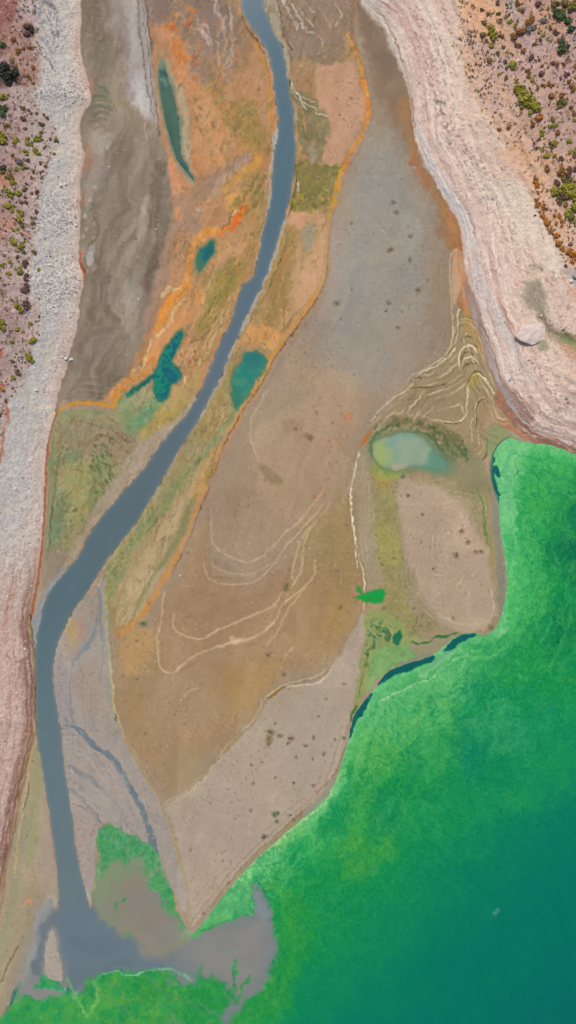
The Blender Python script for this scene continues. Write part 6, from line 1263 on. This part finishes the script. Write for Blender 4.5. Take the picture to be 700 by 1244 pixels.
for i, (x, y, r, c) in enumerate(shr[:292]):
    wx, wy, wz = ground_at(x, y)
    R = r * U * 1.4
    size = 'big' if r > 4.6 else ('small' if r < 2.6 else 'mid-sized')
    if r > 3.4:
        root = bpy.data.objects.new('shrub', None); scene.collection.objects.link(root)
        f_ = bpy.data.objects.new('foliage', TM[c][i % 4]); scene.collection.objects.link(f_); f_.parent = root
        s_ = bpy.data.objects.new('stem', SM[i % 3]); scene.collection.objects.link(s_); s_.parent = root
    else:
        root = bpy.data.objects.new('shrub', TM[c][i % 4]); scene.collection.objects.link(root)
    root.location = (wx, wy, wz - .05); root.rotation_euler = (0, 0, rs.uniform(0, 6.28)); root.scale = (R * rs.uniform(.85, 1.2), R * rs.uniform(.85, 1.2), R * .95)
    props(root, cat='shrub', group='shrubs on the left slope' if x < 350 else 'shrubs on the right slope')
    todo.append((root, x, y, f"{size} {CN[c]} shrub"))
label_all(todo, LMK)

# merged small stuff: low scrub and rubble
def stuff(name, items, mats, builder, lab, cat):
    V, F, MI = [], [], []
    for it in items:
        v, f, mi = builder(*it); b0 = len(V); V += v; F += [tuple(q + b0 for q in ff) for ff in f]; MI += [mi] * len(f)
    me = bpy.data.meshes.new(name); me.from_pydata(V, [], F)
    for m in mats: me.materials.append(m)
    me.polygons.foreach_set('material_index', MI); me.update()
    o = bpy.data.objects.new(name, me); scene.collection.objects.link(o); props(o, lab, cat, kind='stuff'); return o
mats = [VM[c] for c in 'gormyR']
def small_scrub(x, y, r, mi, seed):
    rr = random.Random(seed); wx, wy, wz = ground_at(x, y); v, f = [], []
    for k in range(9):
        c = Vector((wx + rr.gauss(0, .5) * r, wy + rr.gauss(0, .5) * r, wz + rr.uniform(.1, .8) * r)); s = r * rr.uniform(.35, .7)
        n = Vector((rr.uniform(-1, 1), rr.uniform(-1, 1), rr.uniform(.2, 1.2))).normalized(); t1 = n.orthogonal().normalized(); t2 = n.cross(t1); b0 = len(v)
        v += [c + t1 * s, c + t2 * s * .7, c - t1 * s, c - t2 * s * .7]; f.append((b0, b0 + 1, b0 + 2, b0 + 3))
    return v, f, mi
items = []; k = 0
while len(items) < 2600:
    x, y = (rs.uniform(548, 720), rs.uniform(-15, 335)) if rs.random() < .55 else (rs.uniform(-20, 75), rs.uniform(-15, 560))
    i = min(np.searchsorted(XS, x), NX - 1); j = min(np.searchsorted(YS, y), NY - 1)
    if max(RS[j, i], LS[j, i]) < 1 or n_mid[j, i] + .35 * n_fine[j, i] < rs.uniform(-.5, .35): continue
    items.append((x, y, rs.uniform(.14, .40) * (1.4 if rs.random() < .2 else 1), rs.choice([0, 1, 1, 2, 2, 2, 3, 3, 3, 3, 4] if x > 300 else [0, 1, 1, 2, 3, 3, 3, 3, 4, 4]), k)); k += 1
stuff('low_scrub', items, mats, small_scrub, 'countless tiny tufts of dry scrub scattered over both upper slopes', 'scrub')

def rock_mat(name, c1, c2):
    m, t, b = nodes(name, .9, .25); tc = add(t, 'ShaderNodeTexCoord'); ge = add(t, 'ShaderNodeNewGeometry')
    mx = add(t, 'ShaderNodeMix', data_type='RGBA'); mx.inputs[6].default_value = (*c1, 1); mx.inputs[7].default_value = (*c2, 1)
    oi = add(t, 'ShaderNodeObjectInfo')
    f = math_(t, 'ADD', math_(t, 'MULTIPLY', noise_(t, 1.5, 5, tc.outputs['Object']), .6), math_(t, 'MULTIPLY', math_(t, 'ADD', ge.outputs['Random Per Island'], oi.outputs['Random']), .3))
    t.links.new(f, mx.inputs[0]); t.links.new(mx.outputs[2], b.inputs['Base Color']); return m
RMt = {'w': rock_mat('whitish_rock', (.30, .28, .28), (.52, .50, .49)), 'p': rock_mat('pinkish_rock', (.32, .22, .19), (.52, .42, .38)), 'k': rock_mat('grey_rock', (.15, .13, .14), (.30, .28, .30))}
def rock_geo(seed, sub=1):
    bm = bmesh.new(); bmesh.ops.create_icosphere(bm, subdivisions=sub, radius=1); rr = random.Random(seed)
    pl = [(Vector((rr.gauss(0, 1), rr.gauss(0, 1), rr.gauss(0, 1))).normalized(), rr.uniform(.5, .8)) for _ in range(7)]
    for v in bm.verts:
        for n, d in pl:
            k_ = v.co.dot(n) - d
            if k_ > 0: v.co -= n * k_
        v.co *= 1 + .12 * mnoise.noise(v.co * 2 + Vector((seed, 0, 0)))
    vs = [v.co.copy() for v in bm.verts]; fs = [tuple(v.index for v in f.verts) for f in bm.faces]; bm.free(); return vs, fs
RG = [rock_geo(k, 1) for k in range(8)]; RG2 = [rock_geo(60 + k, 2) for k in range(6)]
RMS = {}
for c in RMt:
    for k in range(6):
        me = bpy.data.meshes.new('rock'); me.from_pydata(RG2[k][0], [], RG2[k][1]); me.materials.append(RMt[c]); RMS[c, k] = me
def rub(x, y, r, mi, seed):
    rr = random.Random(seed); wx, wy, wz = ground_at(x, y); vs, fs = RG[seed % 8]; th = rr.uniform(0, 6.28); e = rr.uniform(.6, 1.5); ca, sa = math.cos(th), math.sin(th)
    return [Vector((wx + (v.x * e * ca - v.y * sa) * r, wy + (v.x * e * sa + v.y * ca) * r, wz + v.z * r * .6 + .1 * r)) for v in vs], fs, mi
items = []; k = 0
while len(items) < 3600:
    if rs.random() < .72:
        x, y = rs.uniform(-5, 104), rs.uniform(-20, 900)
        i = np.searchsorted(XS, x); j = np.searchsorted(YS, y)
        if LB[j, i] < 3: continue
        dens = .9 if (LS[j, i] < 4) else .3
        if 300 < y < 395 or 235 < y < 290 or y < 130: dens *= 1.2
        else: dens *= .22
        mi = rs.choice([0, 0, 0, 1, 2] if y < 600 else [0, 1, 1, 1, 2])
    else:
        x, y = rs.uniform(470, 715), rs.uniform(-20, 560)
        i = np.searchsorted(XS, x); j = np.searchsorted(YS, y)
        if RB[j, i] < 8: continue
        dens = .3; mi = rs.choice([1, 1, 1, 0, 2])
    if rs.random() > dens * np.clip(.55 + 1.2 * n_mid[j, i], .05, 1): continue
    items.append((x, y, .08 + .26 * rs.random() ** 3, mi, k)); k += 1
stuff('rubble', items, [RMt['w'], RMt['p'], RMt['k']], rub, 'fine angular rubble strewn over the pale stony banks', 'rubble')
# bigger single rocks
LR = [(30, 20, 'the red soil at the top left'), (60, 60, 'the top left grey gully'), (85, 110, 'the pink gravel shoulder'), (80, 200, 'the white gravel'), (78, 265, 'the upper cobble patch'), (72, 345, 'the cobble field'), (86, 430, 'the white ridge'), (45, 480, 'the pale wash'), (30, 620, 'the long pale bank'), (15, 700, 'the left pink stripes'), (22, 830, 'the riverside pale knob'),
      (510, 60, 'the upper dark streaks'), (538, 140, 'the dark stony streak'), (560, 190, 'the speckled pink bank'), (612, 280, 'the pale slope under orange bushes'), (645, 400, 'the great pale boulder'), (600, 400, 'the striped bank foot'), (660, 460, 'the crumbly pink bank'), (685, 490, 'the dark pink-bank hollow')]
todo = []; n = 0; placed = []
hand = [(87, 437, 3.0, 'w'), (80, 436, 2.4, 'w'), (76, 434, 2, 'w'), (44, 474, 2.2, 'w'), (74, 226, 3, 'w'), (80, 224, 2, 'w'), (12, 98, 1.8, 'w'), (54, 68, 1.6, 'w'), (60, 322, 1.8, 'w'), (68, 316, 1.6, 'w'), (685, 398, 3, 'p'), (642, 437, 2.6, 'p'), (648, 440, 2, 'p'), (690, 488, 1.6, 'k'), (688, 484, 1.8, 'k'), (15, 700, 1.8, 'p'), (30, 789, 2.2, 'p'), (658, 384, 1.8, 'p'), (700, 336, 4, 'k'), (694, 342, 3, 'w')]
while n < 225:
    if n < len(hand): x, y, r, c = hand[n]
    else:
        q = rs.random()
        if q < .34: x, y = rs.gauss(66, 14), rs.gauss(350, 22)
        elif q < .44: x, y = rs.gauss(80, 8), rs.gauss(268, 18)
        elif q < .54: x, y = rs.gauss(84, 10), rs.gauss(112, 12)
        elif q < .68: x, y = rs.uniform(10, 98), rs.uniform(0, 700)
        elif q < .76: x, y = rs.uniform(2, 30), rs.uniform(690, 900)
        elif q < .9: x, y = rs.gauss(545, 22), rs.gauss(150, 45)
        else: x, y = rs.uniform(600, 700), rs.uniform(420, 530)
        r, c = .7 + 1.1 * rs.random() ** 2.5, rs.choice('wwwk' if x < 300 and y < 650 else 'pppwk')
        if not (1 < y < 1240 and 1 < x < 699): continue
        i = np.searchsorted(XS, x); j = np.searchsorted(YS, y)
        if max(LB[j, i], RB[j, i]) < 5: continue
    if any(math.hypot(x - p[0], y - p[1]) < (r + p[2]) * .8 for p in placed): 
        if n >= len(hand): continue
    placed.append((x, y, r))
    wx, wy, wz = ground_at(x, y); o = bpy.data.objects.new('rock', RMS[c, n % 6]); scene.collection.objects.link(o)
    o.location = (wx, wy, wz + r * U * .25); o.scale = (r * U * rs.uniform(.9, 1.4), r * U * rs.uniform(.8, 1.1), r * U * rs.uniform(.6, .9)); o.rotation_euler = (rs.uniform(-.3, .3), rs.uniform(-.3, .3), rs.uniform(0, 6.28))
    props(o, cat='rock', group='rocks on the left bank' if x < 350 else 'rocks on the right bank')
    todo.append((o, x, y, ('big ' if r > 2.3 else 'small ' if r < 1.3 else '') + {'w': 'whitish', 'p': 'pinkish', 'k': 'grey'}[c] + ' angular rock')); n += 1
label_all(todo, LR)
# the great boulder
def boulder():
    out = "626,408 630,402 633,396 640,392 648,388 655,391 663,394 663,404 660,412 652,418 646,419 640,416 632,413"
    P = pts(out); bm = bmesh.new(); x0, y0, z0 = ground_at(645, 404); f = (CAMH - z0 - 1) / CAMH
    W = [Vector(((p[0] - 350) * U * f, -(p[1] - 622) * U * f, 0)) for p in P]; c = sum(W, Vector()) / len(W)
    rb = [bm.verts.new(Vector((v.x, v.y, z0 - .8))) for v in W]
    rm = [bm.verts.new(Vector((v.x, v.y, 0)) * .97 + Vector((c.x, c.y, 0)) * .03 + Vector((0, 0, z0 + .55 + .25 * mnoise.noise(v)))) for v in W]
    rt = [bm.verts.new(Vector((v.x, v.y, 0)) * .62 + Vector((c.x + .3, c.y + .7, 0)) * .38 + Vector((0, 0, z0 + .8 + .35 * mnoise.noise(v * 2)))) for v in W]
    k = len(W)
    for a_, b_ in ((rb, rm), (rm, rt)):
        for i in range(k): bm.faces.new((a_[i], a_[(i + 1) % k], b_[(i + 1) % k], b_[i]))
    tp = bm.verts.new((c.x + .4, c.y + 1.0, z0 + .95))
    for i in range(k): bm.faces.new((rt[i], rt[(i + 1) % k], tp))
    bmesh.ops.recalc_face_normals(bm, faces=bm.faces)
    bmesh.ops.subdivide_edges(bm, edges=bm.edges, cuts=2, use_grid_fill=True)
    for v in bm.verts: v.co += Vector((mnoise.noise(v.co * .9), mnoise.noise(v.co * .9 + Vector((9, 0, 0))), mnoise.noise(v.co * .9 + Vector((0, 9, 0))))) * .28
    for v in bm.verts: v.co -= Vector((x0, y0, z0))
    me = bpy.data.meshes.new('boulder'); bm.to_mesh(me); bm.free()
    me.materials.append(rock_mat('pale_slab', (.36, .28, .25), (.56, .47, .43)))
    o = bpy.data.objects.new('boulder', me); o.location = (x0, y0, z0); scene.collection.objects.link(o)
    props(o, 'great pale flat-topped boulder beside the sage green gully on the right bank', 'boulder')
boulder()

# clods and weed clumps lying on the mud
CM = {'b': rock_mat('brown_clod', (.07, .045, .03), (.15, .10, .07)), 'o': rock_mat('olive_weed', (.06, .05, .02), (.13, .11, .05)), 'r': rock_mat('reddish_clod', (.18, .07, .035), (.34, .17, .10)), 'd': rock_mat('dark_clod', (.03, .025, .02), (.09, .075, .06)), 'g': rock_mat('green_weed', (.03, .06, .02), (.08, .12, .05)), 'w': rock_mat('white_scrap', (.45, .42, .38), (.65, .62, .58))}
CNm = {'b': 'brown mud clod', 'o': 'olive weed clump', 'r': 'reddish mud clod', 'd': 'dark mud clod', 'g': 'green weed clump', 'w': 'whitish stone'}
def clod_mesh(seed, mat):
    """low crumbled heap of lumps"""
    rr = random.Random(seed); V, F = [], []
    for _ in range(9):
        vs, fs = RG[rr.randrange(8)]; r = rr.uniform(.3, .6); cx, cy = rr.gauss(0, .3), rr.gauss(0, .3); b0 = len(V)
        V += [Vector((cx + v.x * r, cy + v.y * r, .02 + v.z * r * .35)) for v in vs]; F += [tuple(q + b0 for q in f) for f in fs]
    me = bpy.data.meshes.new('clod'); me.from_pydata(V, [], F); me.materials.append(mat); return me
CMS = {(c, k): clod_mesh(k * 7 + 3, CM[c]) for c in CM for k in range(3)}
todo = []
for n, q in enumerate(CL.split()):
    x, y, r, c = q.split(','); x, y, r = float(x), float(y), float(r)
    wx, wy, wz = ground_at(x, y)
    nm = {'o': 'weed_clump', 'g': 'weed_clump', 'w': 'stone'}.get(c, 'mud_clod')
    o = bpy.data.objects.new(nm, CMS[c, n % 3]); scene.collection.objects.link(o); o.location = (wx, wy, wz); o.rotation_euler = (0, 0, rs.uniform(0, 6.28)); s = r * U * 1.1
    o.scale = (s * rs.uniform(.8, 1.2), s * rs.uniform(.8, 1.1), s * .5)
    props(o, cat={'weed_clump': 'weed clump', 'stone': 'stone'}.get(nm, 'mud clod'), group='clods and weeds on the drying mud')
    todo.append((o, x, y, ('large ' if r > 2.4 else 'tiny ' if r < 1.3 else '') + CNm[c]))
label_all(todo, LMK2)
